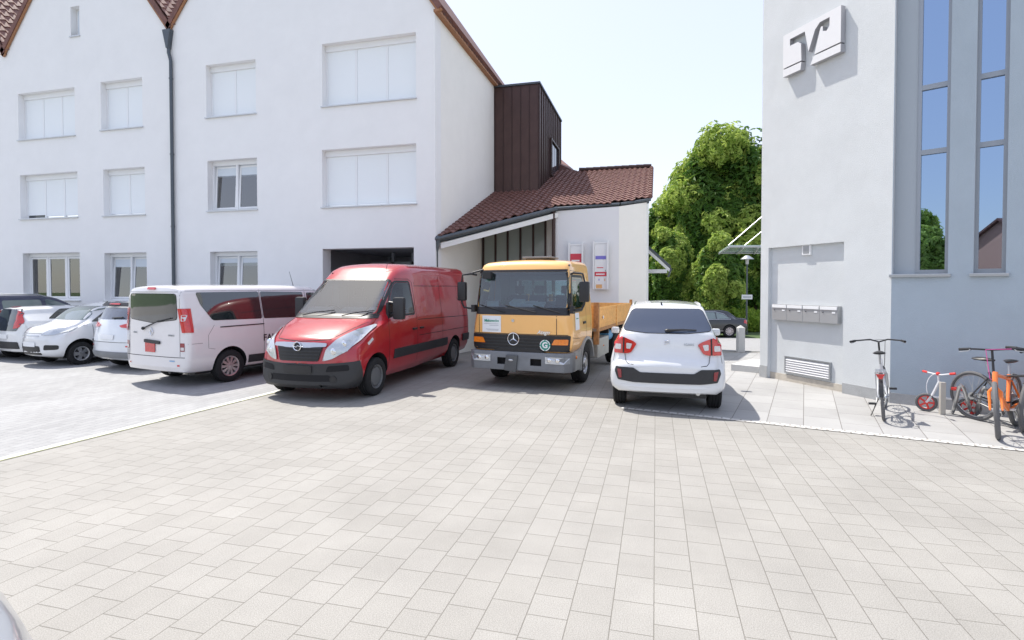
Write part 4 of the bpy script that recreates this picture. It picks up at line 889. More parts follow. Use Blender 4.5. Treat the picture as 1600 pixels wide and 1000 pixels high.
# ------------------------------------------------------------------ orange dropside truck
def truck():
    st = [(1.20, .74, .98, 1.38, .93, .98, .98, .90, .10), (1.18, .72, 1.0, 1.47, .97, 1.02, 1.0, .92, .08), (1.14, .70, 1.2, 1.56, .98, 1.03, 1.01, .93, .08), (1.02, .68, 1.36, 2.20, .98, 1.03, 1.02, .93, .08), (.98, .68, 1.38, 2.34, .98, 1.03, 1.02, .92, .10), (.88, .68, 1.4, 2.43, .98, 1.03, 1.02, .92, .12), (.60, .68, 1.4, 2.47, .98, 1.03, 1.02, .92, .14), (-.40, .68, 1.4, 2.48, .98, 1.03, 1.02, .92, .14), (-.50, .70, 1.4, 2.46, .97, 1.02, 1.01, .91, .14), (-.53, .74, 1.4, 2.42, .95, .99, .98, .89, .12)]
    v = Veh('dropside_truck', 'orange dropside flatbed truck with grey bumper and flat windscreen cab', 'truck', (-2.38, 11.3, 0), PI - R(7.5), st, cf=.10, cr=.02, df=.6, dr=.15, ex=5, mats=('paint_orange', 'dark')); v.W = 1.03; t = v.t
    gw = rpoly([(-.95, 1.54), (.95, 1.54), (.93, 2.27), (-.93, 2.27)], .06)
    sw = rpoly([(.98, 1.50), (.94, 1.9), (.86, 2.17), (.10, 2.17), (.06, 1.62), (.35, 1.50)], .06)
    swi = rpoly([(.93, 1.56), (.87, 1.95), (.80, 2.12), (.16, 2.12), (.12, 1.66), (.38, 1.56)], .05)
    def extra():
        return [MB().box(-.88, .88, -.35, 1.03, 1.0, 1.60), MB().prism([(a * .96, 1.5, 1.56 + (b - 1.54) * .94) for a, b in gw], (0, -1.2, 0)), MB().box(-.84, .84, -.36, .9, 1.48, 2.22), MB().prism([(-1.3, a, b) for a, b in swi], (2.6, 0, 0)), MB().box(-.7, .7, -.8, -.30, 1.65, 2.1)]
    v.arches((0,), .50, .40, w=.36, extra=extra)
    v.decal('windscreen', gw, '+y', 'glass_blue', off=.005)
    v.line(gw + [gw[0]], '+y', 'black', .045, .008, 'windscreen_seal')
    v.decal('cowl_panel', [(-.97, 1.42), (.97, 1.42), (.96, 1.52), (-.96, 1.52)], '+y', 'black', off=.006)
    v.both('side_window', sw, 'glass_car', off=.004)
    for ax in ('+x', '-x'): v.line(sw + [sw[0]], ax, 'black', .05, .006, 'window_seal'); v.line([(.06, .75), (.04, 2.25), (.9, 2.27), (1.04, 1.9), (1.06, 1.45)], ax); v.line([(-.28, 1.0), (-.28, 2.3)], ax, w=.008)
    v.decal('grille', rpoly([(-1.0, 1.045), (1.0, 1.045), (.98, .74), (-.98, .74)], .03), '+y', 'black', off=.012)
    for z in (.78, .84, .90, .96): v.decal('grille_bar', [(-.62, z), (.78, z), (.78, z + .02), (-.62, z + .02)], '+y', 'trim', off=.018, thick=.012)
    v.decal('indicator', rpoly([(-.66, .87), (-.96, .87), (-.97, .975), (-.72, .975)], .02), '+y', 'lamp_orange', off=.018, thick=.012); v.decal('indicator', rpoly([(.70, .87), (.97, .87), (.97, .975), (.75, .975)], .02), '+y', 'lamp_orange', off=.018, thick=.012)
    v.line([(-.75, 1.05), (-.75, 1.41)], '+y', w=.012); v.line([(.86, 1.05), (.86, 1.41)], '+y', w=.012); v.line([(-.96, 1.055), (.96, 1.055)], '+y', w=.012)
    # emblem ring with three spokes
    p, n = v.hit(.10, .96, '+y'); e = MB(); c = p + Vector((0, .035, 0)); rr = .115
    e.tube([c + Vector((rr * math.cos(2 * PI * k / 28), 0, rr * math.sin(2 * PI * k / 28))) for k in range(28)], .010, 8, closed=True)
    for k in range(3):
        a = PI / 2 + 2 * PI * k / 3; d = Vector((math.cos(a), 0, math.sin(a))); q = Vector((-math.sin(a), 0, math.cos(a)))
        e.add([c + q * .017, c - q * .017, c + d * rr, c + Vector((0, .014, 0))], [(0, 2, 3), (1, 3, 2), (0, 3, 1)])
    e.build('emblem', 'chrome', t, smooth=True); MB().lathe([(.001, .010), (rr, .010), (rr, -.03)], p + Vector((0, .018, 0)), 'y', 28).build('emblem_back', 'black', t)
    # round green badge with G
    p, n = v.hit(-.54, .86, '+y'); c = p + Vector((0, .03, 0))
    MB().lathe([(.001, .004), (.105, .004), (.105, -.02)], c, 'y', 28).build('round_badge', 'badge_green', t)
    for k in range(4):
        a = [2 * PI * (k / 4 + .02 + .21 * j / 7) for j in range(8)]; mb = MB(); vs = []
        for x in a: vs += [c + Vector((math.cos(x) * .088, .007, math.sin(x) * .088)), c + Vector((math.cos(x) * .104, .007, math.sin(x) * .104))]
        mb.add(vs, [(2 * j, 2 * j + 1, 2 * j + 3, 2 * j + 2) for j in range(7)]).build('badge_ring', 'paper', t)
    text_obj('lettering', 'G', .15, 'paper', c + Vector((0, .008, 0)), (-1, 0, 0), (0, 0, 1), t, bold=.006)
    p, n = v.hit(-.50, 1.10, '+y'); text_obj('lettering', 'Atego', .10, 'chrome', p + Vector((0, .012, 0)), (-1, 0, 0), (0, 0, 1), t, bold=.003, shear=.35)
    p, n = v.hit(.12, 1.31, '+y'); MB().lathe([(.001, .01), (.028, .008), (.03, -.01)], p + Vector((0, .006, 0)), 'y', 16).build('lock', 'chrome_dull', t)
    # paper signs
    v.decal('paper_sign', [(.37, 1.075), (.78, 1.075), (.78, 1.395), (.37, 1.395)], '+y', 'paper', off=.008)
    p, n = v.hit(.57, 1.30, '+y'); text_obj('lettering', 'Makowcke', .072, 'green_print', p + Vector((0, .012, 0)), (-1, 0, 0), (0, 0, 1), t, bold=.0015)
    for z, a, b in ((1.235, .42, .74), (1.205, .42, .62), (1.13, .42, .70), (1.11, .42, .66)): v.decal('print_line', [(a, z), (b, z), (b, z + .007), (a, z + .007)], '+y', 'grey_print', off=.011)
    v.decal('paper_sign', [(.60, 1.13), (.88, 1.13), (.88, 1.46), (.60, 1.46)], '-x', 'paper', off=.006); v.decal('print_line', [(.66, 1.34), (.82, 1.34), (.82, 1.36), (.66, 1.36)], '-x', 'green_print', off=.009)
    # bumper
    b = MB(); prof = [(-1.05, .92), (-1.05, 1.14), (-.92, 1.27), (.92, 1.27), (1.05, 1.14), (1.05, .92)]
    b.prism([(x, y, .36) for x, y in prof], (0, 0, .355)); bo = b.build('bumper', 'bumper_grey', t, bevel=.02, smooth=True)
    c = MB(); c.box(-.48, -.26, 1.18, 1.4, .47, .60); c.box(.22, .42, 1.18, 1.4, .47, .60); boolean(bo, c, ('dark',))
    for sg_ in (-1, 1):
        q = MB(); q.prism([(sg_ * .56, 1.275, .52), (sg_ * .92, 1.275, .52), (sg_ * 1.02, 1.175, .53), (sg_ * 1.02, 1.175, .64), (sg_ * .92, 1.275, .65), (sg_ * .56, 1.275, .65)], (0, .012, 0)); h = q.build('headlight', 'lamp_clear', t)
        for x in (.64, .80): MB().sphere((sg_ * x, 1.283, .585), .045, 12, sq=(1, .3, 1)).build('lamp_bulb', 'chrome', h, smooth=True)
    q = MB(); q.prism([(-.02, 1.271, .66), (.22, 1.271, .66), (.27, 1.271, .36), (.02, 1.271, .33)][::1], (0, .05, 0)); q.build('plate_mount', 'bumper_dark', t, bevel=.02)
    MB().sphere((.12, 1.32, .56), .035, 10, sq=(1.6, .6, .7)).build('tow_cap', 'chrome_dull', t)
    q = MB(); q.prism([(-.56, 1.0, .71), (.56, 1.0, .71), (.40, 1.0, .78), (-.40, 1.0, .78)], (0, .24, 0)); q.build('bumper_step', 'black', t)
    # wings, steps, mudguards
    for sg_ in (-1, 1):
        a = MB(); n = 16; vs = []
        for k in range(n + 1):
            th = PI * (-.06 + 1.02 * k / n); cy, cz = math.cos(th), math.sin(th)
            for (r_, x) in ((.47, .66), (.53, .66), (.53, 1.055), (.47, 1.055)): vs.append((sg_ * x, r_ * cy, .42 + r_ * cz))
        fs = []
        for k in range(n):
            for j in range(4): fs.append((k * 4 + j, k * 4 + (j + 1) % 4, k * 4 + 4 + (j + 1) % 4, k * 4 + 4 + j))
        fs += [(0, 1, 2, 3), (n * 4 + 3, n * 4 + 2, n * 4 + 1, n * 4)]
        a.add(vs, fs); a.prism([(sg_ * 1.045, .50, .36), (sg_ * 1.045, 1.0, .36), (sg_ * 1.045, 1.0, .70), (sg_ * 1.045, .50, .74)], (-sg_ * .35, 0, 0)); a.build('wing', 'bumper_grey2', t, smooth=True)
        MB().sphere((sg_ * 1.055, .88, .62), .035, 10, sq=(.4, 1.2, 1)).build('side_marker', 'lamp_orange', t)
        v.line([(1.05, 1.0), (.55, .95)], '+x' if sg_ > 0 else '-x', w=.008)
        X = sg_ * 1.02
        MB().box(min(X, X + sg_ * .03), max(X, X + sg_ * .03), .12, .30, 1.22, 1.27).build('door_handle', 'black', t, bevel=.01)
        m = MB(); m.tube([(sg_ * .98, 1.02, 2.20), (sg_ * 1.06, 1.12, 2.22), (sg_ * 1.24, 1.14, 2.20), (sg_ * 1.27, 1.12, 2.05), (sg_ * 1.27, 1.12, 1.66), (sg_ * 1.22, 1.12, 1.55), (sg_ * 1.03, 1.08, 1.52)], .020, 8); m.box(*sorted((sg_ * .985, sg_ * 1.06)), 1.0, 1.12, 1.46, 1.60); m.build('mirror_arm', 'black', t, smooth=True)
        m = MB(); m.box(*sorted((sg_ * 1.17, sg_ * 1.36)), 1.06, 1.16, 1.68, 2.06); m.build('mirror', 'black', t, bevel=.035, smooth=True)
        MB().box(*sorted((sg_ * 1.19, sg_ * 1.34)), 1.05, 1.058, 1.72, 2.02).build('mirror_glass', 'chrome', t)
    m = MB(); m.box(.62, .80, 1.04, 1.14, 2.12, 2.25); m.tube([(.9, 1.0, 2.25), (.8, 1.1, 2.3), (1.0, 1.18, 2.24)], .02, 8); m.build('front_mirror', 'black', t, bevel=.03)
    # roof hatch, marker, sun visor strip
    MB().box(-.45, .16, .1, .62, 2.53, 2.57).build('roof_hatch', 'bumper_grey', t, bevel=.012); MB().box(-.38, .1, .15, .55, 2.47, 2.53).build('hatch_base', 'black', t)
    p, n = v.hit(.86, 2.37, '-x'); MB().sphere(p, .03, 8, sq=(.6, 1.4, .8)).build('roof_marker', 'bumper_dark', t)
    for x in (-.86, -.82): pass
    v2 = MB().box(-.68, .68, -.50, -.49, 1.66, 2.09).build('rear_window', 'glass_car', t)
    # wipers
    w = MB()
    for x0, x1 in ((.30, .85), (-.35, .30), (-.80, -.28)):
        a, n = v.hit(x0, 1.47, '+y'); b_, n2 = v.hit(x1, 1.60, '+y'); w.tube([a + n * .03, b_ + n2 * .03], .010, 6)
    w.build('wiper', 'black', t)
    # cabin
    MB().box(-.88, .88, .55, .92, 1.02, 1.56).build('dashboard', 'dash', t, bevel=.03)
    for x in (-.50, .10, .55): seat(t, x, .12, 1.05, w=.2)
    o = MB().lathe([(.21, 0), (.226, .012), (.21, .024), (.195, .012), (.21, 0)], (0, 0, 0), 'z', 24).build('steering_wheel', 'black', t, smooth=True); o.location = (-.48, .42, 1.66); o.rotation_euler = (R(25), 0, 0)
    for (x, y, a, w_, h_) in ((.0, .80, .2, .2, .05), (.2, .82, -.2, .14, .09), (.75, .82, .4, .12, .04), (-.2, .8, .1, .16, .03)):
        q = MB().box(-w_, w_, -.09, .09, 0, h_).build('paper_stack', 'paper', t); q.location = (x, y - .08, 1.60); q.rotation_euler = (-R(22), 0, a)
    lf = MB(); random.seed(3)
    for k in range(26):
        a = random.uniform(0, 2 * PI); l = random.uniform(.08, .2); b0 = Vector((.45, .74, 1.58)); d = Vector((math.cos(a), .35 * math.sin(a), random.uniform(.3, 1.2))).normalized(); s_ = Vector((-d.z, 0, d.x)) * .018
        lf.add([b0, b0 + d * l * .5 + s_, b0 + d * l, b0 + d * l * .5 - s_], [(0, 1, 2, 3)])
    lf.build('dash_plant', 'leaf_dark', t)
    # chassis and bed
    ch = MB()
    for x in (-.42, .34): ch.box(x, x + .08, -4.8, .9, .62, .84)
    for y in (-1.0, -2.2, -3.0, -4.0): ch.box(-1.0, 1.0, y - .05, y + .05, .84, .985)
    ch.box(-.3, .3, -.4, .6, .45, .9); ch.tube([(-.9, 0, .4), (.9, 0, .4)], .06, 8); ch.tube([(-.9, -3.15, .4), (.9, -3.15, .4)], .08, 8); ch.build('chassis', 'black', t)
    MB().box(-1.05, 1.05, -4.9, -.70, .99, 1.05).build('bed_floor', 'bed_steel', t)
    for sg_ in (-1, 1):
        sb = MB(); X0, X1 = sorted((sg_ * 1.03, sg_ * 1.065)); sb.box(X0, X1, -4.86, -.86, 1.055, 1.50)
        for z in (1.10, 1.20, 1.30, 1.40, 1.475): sb.box(*sorted((sg_ * 1.066, sg_ * 1.078)), -4.84, -.88, z, z + .035)
        sb.build('side_board', 'board_orange', t)
        q = MB(); 
        for y in (-2.8,): q.box(*sorted((sg_ * 1.03, sg_ * 1.09)), y - .05, y + .05, 1.0, 1.50)
        q.build('board_post', 'board_orange', t)
        MB().box(*sorted((sg_ * 1.02, sg_ * 1.09)), -4.97, -4.87, 1.0, 1.60).build('corner_post', 'rust', t); MB().box(*sorted((sg_ * .98, sg_ * 1.09)), -.855, -.76, .70, 1.62).build('corner_post', 'rust', t)
        MB().box(*sorted((sg_ * .99, sg_ * 1.068)), -4.9, -.72, .975, 1.052).build('bed_rail', 'rust', t)
        MB().lathe([(.001, .01), (.035, .008), (.04, -.005)], (sg_ * 1.085, -1.25, 1.28), 'x', 14).build('board_reflector', 'paper', t)
    MB().box(-1.02, 1.02, -4.93, -4.89, 1.055, 1.50).build('tail_board', 'board_orange', t)
    hb = MB(); hb.box(-1.0, 1.0, -.82, -.78, 1.055, 1.55)
    for x in (-.80, -.55, 0, .55): hb.box(x - .035, x + .035, -.77, -.71, 1.05, 1.80)
    hb.build('headboard', 'board_orange', t)
    MB().box(-1.03, -.55, -2.1, -.95, .38, .80).build('tool_box', 'toolbox_grey', t, bevel=.02); MB().box(.55, 1.03, -2.1, -.95, .38, .80).build('tool_box', 'toolbox_grey', t, bevel=.02)
    MB().box(-1.045, -1.03, -1.55, -1.48, .60, .63).build('side_reflector', 'lamp_orange', t)
    MB().tube([(-.85, -2.3, .76), (-.85, -2.75, .76)], .14, 14).build('water_can', 'blue_can', t, smooth=True)
    for y in (0, -3.15):
        for sg_ in (1, -1): wheel(t, sg_ * .89, y, .40, .24, sg_, 'truck')
    for sg_ in (1, -1):
        mg = MB(); mg.box(*sorted((sg_ * .72, sg_ * 1.0)), -3.75, -3.70, .35, .9); mg.build('mud_flap', 'black', t)
M['glass_blue'] = glass_mat('tinted_windscreen_glass', (.58, .80, .86), f0=2.2)
M['bumper_grey'] = mat('grey_bumper', (.19, .20, .215), .6, noise=.12, nscale=6, bump=.05)
M['bumper_grey2'] = mat('grey_wing', (.33, .34, .34), .6, noise=.12, nscale=6)
M['bumper_dark'] = mat('dark_grey_plastic', (.09, .095, .10), .55, noise=.1)
M['badge_green'] = mat('badge_green', (.03, .26, .20), .4)
M['bed_steel'] = mat('bed_floor_steel', (.25, .22, .19), .8, noise=.3)
M['board_orange'] = mat('worn_orange_board', (.78, .42, .13), .55, noise=.22, nscale=9, bump=.1)
M['rust'] = mat('rusty_orange_steel', (.40, .20, .08), .75, noise=.45, nscale=14, bump=.2)
M['toolbox_grey'] = mat('tool_box_grey', (.42, .42, .39), .6, noise=.12, nscale=5)
M['blue_can'] = mat('blue_plastic', (.12, .32, .55), .4)
M['leaf_dark'] = mat('plant_leaf', (.04, .10, .03), .6)
truck()

# ------------------------------------------------------------------ white compact car seen from behind
def white_compact():
    st = [(-.71, .40, .60, .70, .72, .80, .78, .66, .05), (-.70, .34, .66, .745, .76, .84, .82, .72, .05), (-.64, .31, .72, .80, .80, .87, .84, .76, .05), (-.60, .31, .74, .845, .80, .87, .84, .76, .06), (-.585, .31, .85, 1.0, .80, .87, .83, .75, .08), (-.565, .31, .98, 1.19, .80, .87, .82, .74, .08), (-.50, .30, 1.02, 1.27, .80, .87, .81, .72, .10), (-.34, .30, 1.05, 1.50, .80, .87, .80, .64, .10), (-.24, .29, 1.06, 1.61, .80, .86, .80, .60, .09), (-.15, .28, 1.06, 1.645, .80, .86, .80, .59, .09),
          (0, .27, 1.06, 1.66, .80, .86, .80, .60, .1), (.9, .26, 1.04, 1.68, .80, .86, .80, .62, .12), (1.45, .26, 1.02, 1.66, .80, .86, .80, .60, .12), (1.7, .26, 1.02, 1.55, .80, .86, .80, .60, .1), (2.25, .26, 1.0, 1.17, .80, .86, .80, .66, .1), (2.45, .26, .98, 1.10, .8, .86, .79, .66, .1), (2.95, .28, .88, 1.0, .78, .84, .76, .62, .1), (3.08, .34, .75, .88, .7, .78, .72, .56, .08), (3.12, .4, .6, .7, .64, .72, .66, .5, .05)]
    v = Veh('compact_car', 'small white compact car seen from behind on the edge of the pale footpath', 'car', (.17, 9.35, 0), 0, st, cf=.28, cr=.16, df=.8, dr=.55, ex=3.2, mats=('paint_white', 'dark')); v.W = .87; t = v.t
    v.arches((0, 2.44), .385, .34, w=.27)
    g = rpoly([(-.64, 1.27), (-.3, 1.235), (.3, 1.235), (.64, 1.27), (.66, 1.31), (.545, 1.57), (.50, 1.60), (-.50, 1.60), (-.545, 1.57), (-.66, 1.31)], .03)
    v.decal('rear_window', g, '-y', 'glass_tint', off=.006); v.line(g + [g[0]], '-y', 'seam', .018, .004, 'window_seal')
    for sg_ in (-1, 1):
        L = [(-.775, 1.175), (-.64, 1.155), (-.50, 1.10), (-.455, 1.06), (-.535, .925), (-.60, .905), (-.80, .905), (-.79, 1.05)]
        P = rpoly([(a * -sg_, b) for a, b in L], .02)
        o = v.decal('tail_light', P, '-y', 'lamp_red', off=.012, thick=.014)
        v.line([(sg_ * .655, .91), (sg_ * .65, 1.16)], '-y', 'black', .022, .032, 'light_divider', parent=o)
        v.decal('reversing_lamp', rpoly([(sg_ * .52, 1.06), (sg_ * .61, 1.07), (sg_ * .61, .98), (sg_ * .55, .975)], .015), '-y', 'lamp_white', off=.030, parent=o); v.decal('indicator_lamp', rpoly([(sg_ * .69, 1.05), (sg_ * .775, 1.05), (sg_ * .785, .965), (sg_ * .69, .965)], .015), '-y', 'lamp_white', off=.030, parent=o)
        v.line([(sg_ * .64, .905), (sg_ * .62, .79), (sg_ * .585, .755), (sg_ * .50, .745)], '-y', w=.009)
        v.line([(sg_ * .80, .91), (sg_ * .82, .78)], '-y', w=.006)
        # side windows and rails
        ax = '+x' if sg_ > 0 else '-x'
        v.decal('side_window', rpoly([(.02, 1.16), (1.95, 1.10), (1.50, 1.50), (.9, 1.56), (.2, 1.54)], .05), ax, 'glass_tint', off=.004)
        rl = MB(); pts = [v.hit(y, sg_ * .52, 'z')[0] if 0 else v.hit(sg_ * .53, y, 'z')[0] for y in (-.02, .08, .6, 1.1, 1.3)]
        rl.tube([pts[0] + Vector((0, -.02, -.005))] + [p + Vector((0, 0, .015)) for p in pts[1:4]] + [pts[4]], .016, 8); rl.build('roof_rail', 'paint_white', t, smooth=True)
        m = MB(); m.box(*sorted((sg_ * .88, sg_ * 1.04)), 1.80, 1.92, 1.02, 1.15); m.build('mirror', 'paint_white', t, bevel=.04, smooth=True)
        v.decal('arch_trim', rpoly([(-.41, .34), (-.36, .56), (-.24, .70), (0, .77), (.24, .70), (.36, .56), (.41, .34), (.45, .34), (.40, .58), (.27, .74), (0, .82), (-.27, .74), (-.40, .58), (-.45, .34)], .0), ax, 'trim', off=.006, thick=.006)
    ins = rpoly([(-.77, .70), (-.50, .70), (-.40, .635), (.40, .635), (.50, .70), (.77, .70), (.79, .64), (.74, .50), (.5, .475), (-.5, .475), (-.74, .50), (-.79, .64)], .02)
    v.decal('bumper_insert', ins, '-y', 'trim', off=.008, thick=.006)
    v.mirror('reflector', rpoly([(.68, .66), (.745, .67), (.72, .53), (.675, .53)], .01), '-y', 'lamp_dark_red', off=.02, thick=.006)
    v.line([(-.64, .71), (-.40, .725), (.40, .725), (.64, .71)], '-y', w=.006) if 0 else None
    w = MB(); a, n = v.hit(.02, 1.265, '-y'); b, n2 = v.hit(.44, 1.275, '-y'); w.tube([a + n * .03, a.lerp(b, .5) + n * .045, b + n2 * .02], [.02, .014, .008], 8); w.sphere(a + n * .025, .035, 10, sq=(1.6, .8, .8)); w.build('wiper', 'black', t, smooth=True)
    p, n = v.hit(0, 1.10, '-y'); e = MB()
    for k in (1, -1): e.tube([p + n * .01 + Vector((k * .035, 0, k * .03)), p + n * .01 + Vector((-k * .035, 0, k * .005)), p + n * .01 + Vector((k * .03, 0, -k * .02))], .008, 6)
    e.build('emblem', 'chrome', t)
    v.text('lettering', 'IGNIS', .052, '-y', .33, 1.065, 'alu', spacing=1.2); v.text('lettering', 'hybrid', .03, '-y', -.38, 1.06, 'badge_green') if 0 else None
    MB().tube([(.46, -.66, .335), (.46, -.40, .34)], .035, 14).build('exhaust', 'chrome_dull', t, smooth=True); MB().box(-.6, .6, -.45, 2.6, .22, .30).build('underbody', 'black', t)
    p, n = v.hit(-.08, -.18, 'z'); MB().box(p.x - .012, p.x + .012, p.y - .03, p.y + .03, p.z - .005, p.z + .04).build('antenna_base', 'black', t)
    for x in (-.36, .36): seat(t, x, 1.1, .5)
    v.wheels((0, 2.44), .335, .20, .745, 'multi')
M['glass_tint'] = mat('dark_tinted_glass', (.035, .05, .085), .02, spec=1.0, coat=1)
white_compact()

# ------------------------------------------------------------------ white minibus
def minibus():
    st = [(-.99, .40, 1.10, 1.84, .88, .93, .91, .80, .12), (-.96, .32, 1.15, 1.92, .92, .96, .94, .81, .13), (-.88, .30, 1.18, 1.95, .93, .98, .96, .82, .15), (-.3, .28, 1.18, 1.97, .93, .98, .965, .83, .15), (1.5, .27, 1.18, 1.98, .93, .98, .965, .83, .15), (2.35, .27, 1.18, 1.96, .93, .98, .965, .82, .15), (2.75, .27, 1.18, 1.80, .93, .98, .96, .78, .12), (3.35, .27, 1.16, 1.36, .93, .98, .95, .78, .1), (3.6, .28, 1.08, 1.22, .92, .97, .93, .76, .1), (3.95, .30, .90, 1.02, .86, .92, .86, .7, .1), (4.05, .36, .6, .72, .8, .86, .8, .62, .06)]
    v = Veh('minibus', 'white passenger minibus with dark side windows left of the red van', 'minibus', (-9.40, 9.50, 0), R(-10.4), st, cf=.3, cr=.08, df=.9, dr=.3, ex=4, mats=('paint_white_warm', 'dark')); v.W = .98; t = v.t
    v.arches((0, 3.05), .385, .36, w=.3)
    g = rpoly([(-.73, 1.33), (0, 1.26), (.73, 1.33), (.71, 1.82), (-.71, 1.82)], .06)
    v.decal('rear_window', g, '-y', 'glass_tint2', off=.006); v.line(g + [g[0]], '-y', 'seam', .02, .004, 'window_seal')
    for ax, sg_ in (('+x', 1), ('-x', -1)):
        w1 = rpoly([(-.66, 1.85), (-.60, 1.62), (-.38, 1.29), (.79, 1.27), (.79, 1.86)], .05); w2 = rpoly([(.83, 1.27), (2.0, 1.25), (2.04, 1.84), (.83, 1.86)], .05); w3 = rpoly([(2.15, 1.25), (3.0, 1.20), (2.75, 1.66), (2.45, 1.82), (2.15, 1.83)], .05)
        for q in (w1, w2, w3): v.decal('side_window', q, ax, 'glass_tint2', off=.005)
        v.line([(.81, .38), (.81, 1.9)], ax); v.line([(2.1, .40), (2.1, 1.9)], ax); v.line([(-.9, .86), (-.62, .86)], ax, w=.006); v.line([(-.24, 1.15), (.82, 1.155)], ax, 'black', .022, .008, 'slide_rail'); v.line([(-.85, 1.88), (2.6, 1.88)], ax, w=.006)
        v.line([(-.36, 1.20), (-.5, 1.0), (-.5, .75), (-.36, .72)], ax, w=.006)
        v.decal('rub_strip', [(.42, .36), (2.0, .34), (2.0, .50), (.42, .52)], ax, 'trim', off=.008, thick=.01)
        p, n = v.hit(.72, .98, ax)
        m = MB(); m.box(*sorted((sg_ * 1.0, sg_ * 1.2)), 2.95, 3.05, 1.22, 1.42); m.build('mirror', 'paint_white_warm', t, bevel=.04, smooth=True)
        o = v.shell('tail_light', [((0, 0, 1.08), (0, 0, -1)), ((0, 0, 1.54), (0, 0, 1)), ((0, -.80, 0), (0, 1, 0)), ((sg_ * .80, 0, 1.3), (-sg_, 0, -.22))], 'lamp_red', .012)
        v.decal('reversing_lamp', rpoly([(sg_ * .83, 1.30), (sg_ * .90, 1.30), (sg_ * .90, 1.42), (sg_ * .84, 1.42)], .02), '-y', 'lamp_white', off=.018, parent=o)
        r_ = v.decal('reflector', rpoly([(sg_ * .80, .72), (sg_ * .90, .72), (sg_ * .90, .88), (sg_ * .80, .88)], .01), '-y', 'lamp_dark_red', off=.008); v.decal('reversing_lamp', rpoly([(sg_ * .81, .74), (sg_ * .89, .74), (sg_ * .89, .80), (sg_ * .81, .80)], .01), '-y', 'lamp_white', off=.012, parent=r_)
        v.decal('reflector', [(sg_ * .72, .43), (sg_ * .78, .43), (sg_ * .78, .46), (sg_ * .72, .46)], '-y', 'lamp_red', off=.008)
    v.line([(-.79, .62), (-.79, 1.86), (.79, 1.86), (.79, .62)], '-y', w=.008); v.line([(-.9, .60), (.9, .60)], '-y', w=.012)
    v.decal('brake_light', rpoly([(-.12, 1.90), (.12, 1.90), (.11, 1.945), (-.11, 1.945)], .01), '-y', 'lamp_red', off=.01, thick=.02)
    w = MB(); a, n = v.hit(.28, 1.30, '-y'); b, n2 = v.hit(-.24, 1.14, '-y'); c_, n3 = v.hit(.60, 1.36, '-y'); w.tube([b + n2 * .03, a + n * .05], .014, 8); w.tube([a + n * .05, c_ + n3 * .03], .010, 6); w.sphere(b + n2 * .03, .035, 8); w.build('wiper', 'black', t)
    p, n = v.hit(0, 1.08, '-y'); e = MB(); q = p + Vector((0, -.015, 0)); e.tube([q + Vector((0, 0, .08)), q + Vector((.045, 0, 0)), q + Vector((0, 0, -.08)), q + Vector((-.045, 0, 0))], .011, 6, closed=True); e.build('emblem', 'chrome', t)
    v.decal('tailgate_handle', rpoly([(-.22, .865), (.26, .84), (.26, .905), (-.22, .93)], .02), '-y', 'trim', off=.01, thick=.02); v.decal('reflector', rpoly([(-.20, .68), (.10, .68), (.10, .855), (-.20, .865)], .01), '-y', 'lamp_red', off=.01, thick=.01)
    for a, b, tx in ((-.55, 1.05, 'TRAFIC'), (.58, 1.02, 'ENERGY')): v.text('lettering', tx, .045, '-y', a, b, 'alu')
    v.text('lettering', 'FAHR', .20, '+x', 1.03, .845, 'letter_black', bold=.002)
    v.decal('bumper_sticker', [(.52, .515), (.66, .515), (.66, .54), (.52, .54)], '-y', 'sky_print', off=.006)
    a, n = v.hit(0, 2.2, 'z'); p = v.hit(.2, 2.35, 'z')[0]; MB().tube([p, p + Vector((0, -.12, .35))], [.008, .004], 6).build('antenna', 'black', t)
    MB().tube([(.3, -.85, .28), (.3, -.4, .28)], .04, 10).build('exhaust', 'black', t); MB().box(-.7, .7, -.6, 3.6, .22, .30).build('underbody', 'black', t)
    v.wheels((0, 3.05), .335, .22, .85, 'ten')
M['glass_tint2'] = mat('dark_side_glass', (.015, .022, .024), .015, spec=1.0, coat=1)
M['letter_black'] = mat('letter_black', (.02, .02, .022), .4)
M['sky_print'] = mat('pale_blue_print', (.25, .42, .62), .5)
minibus()

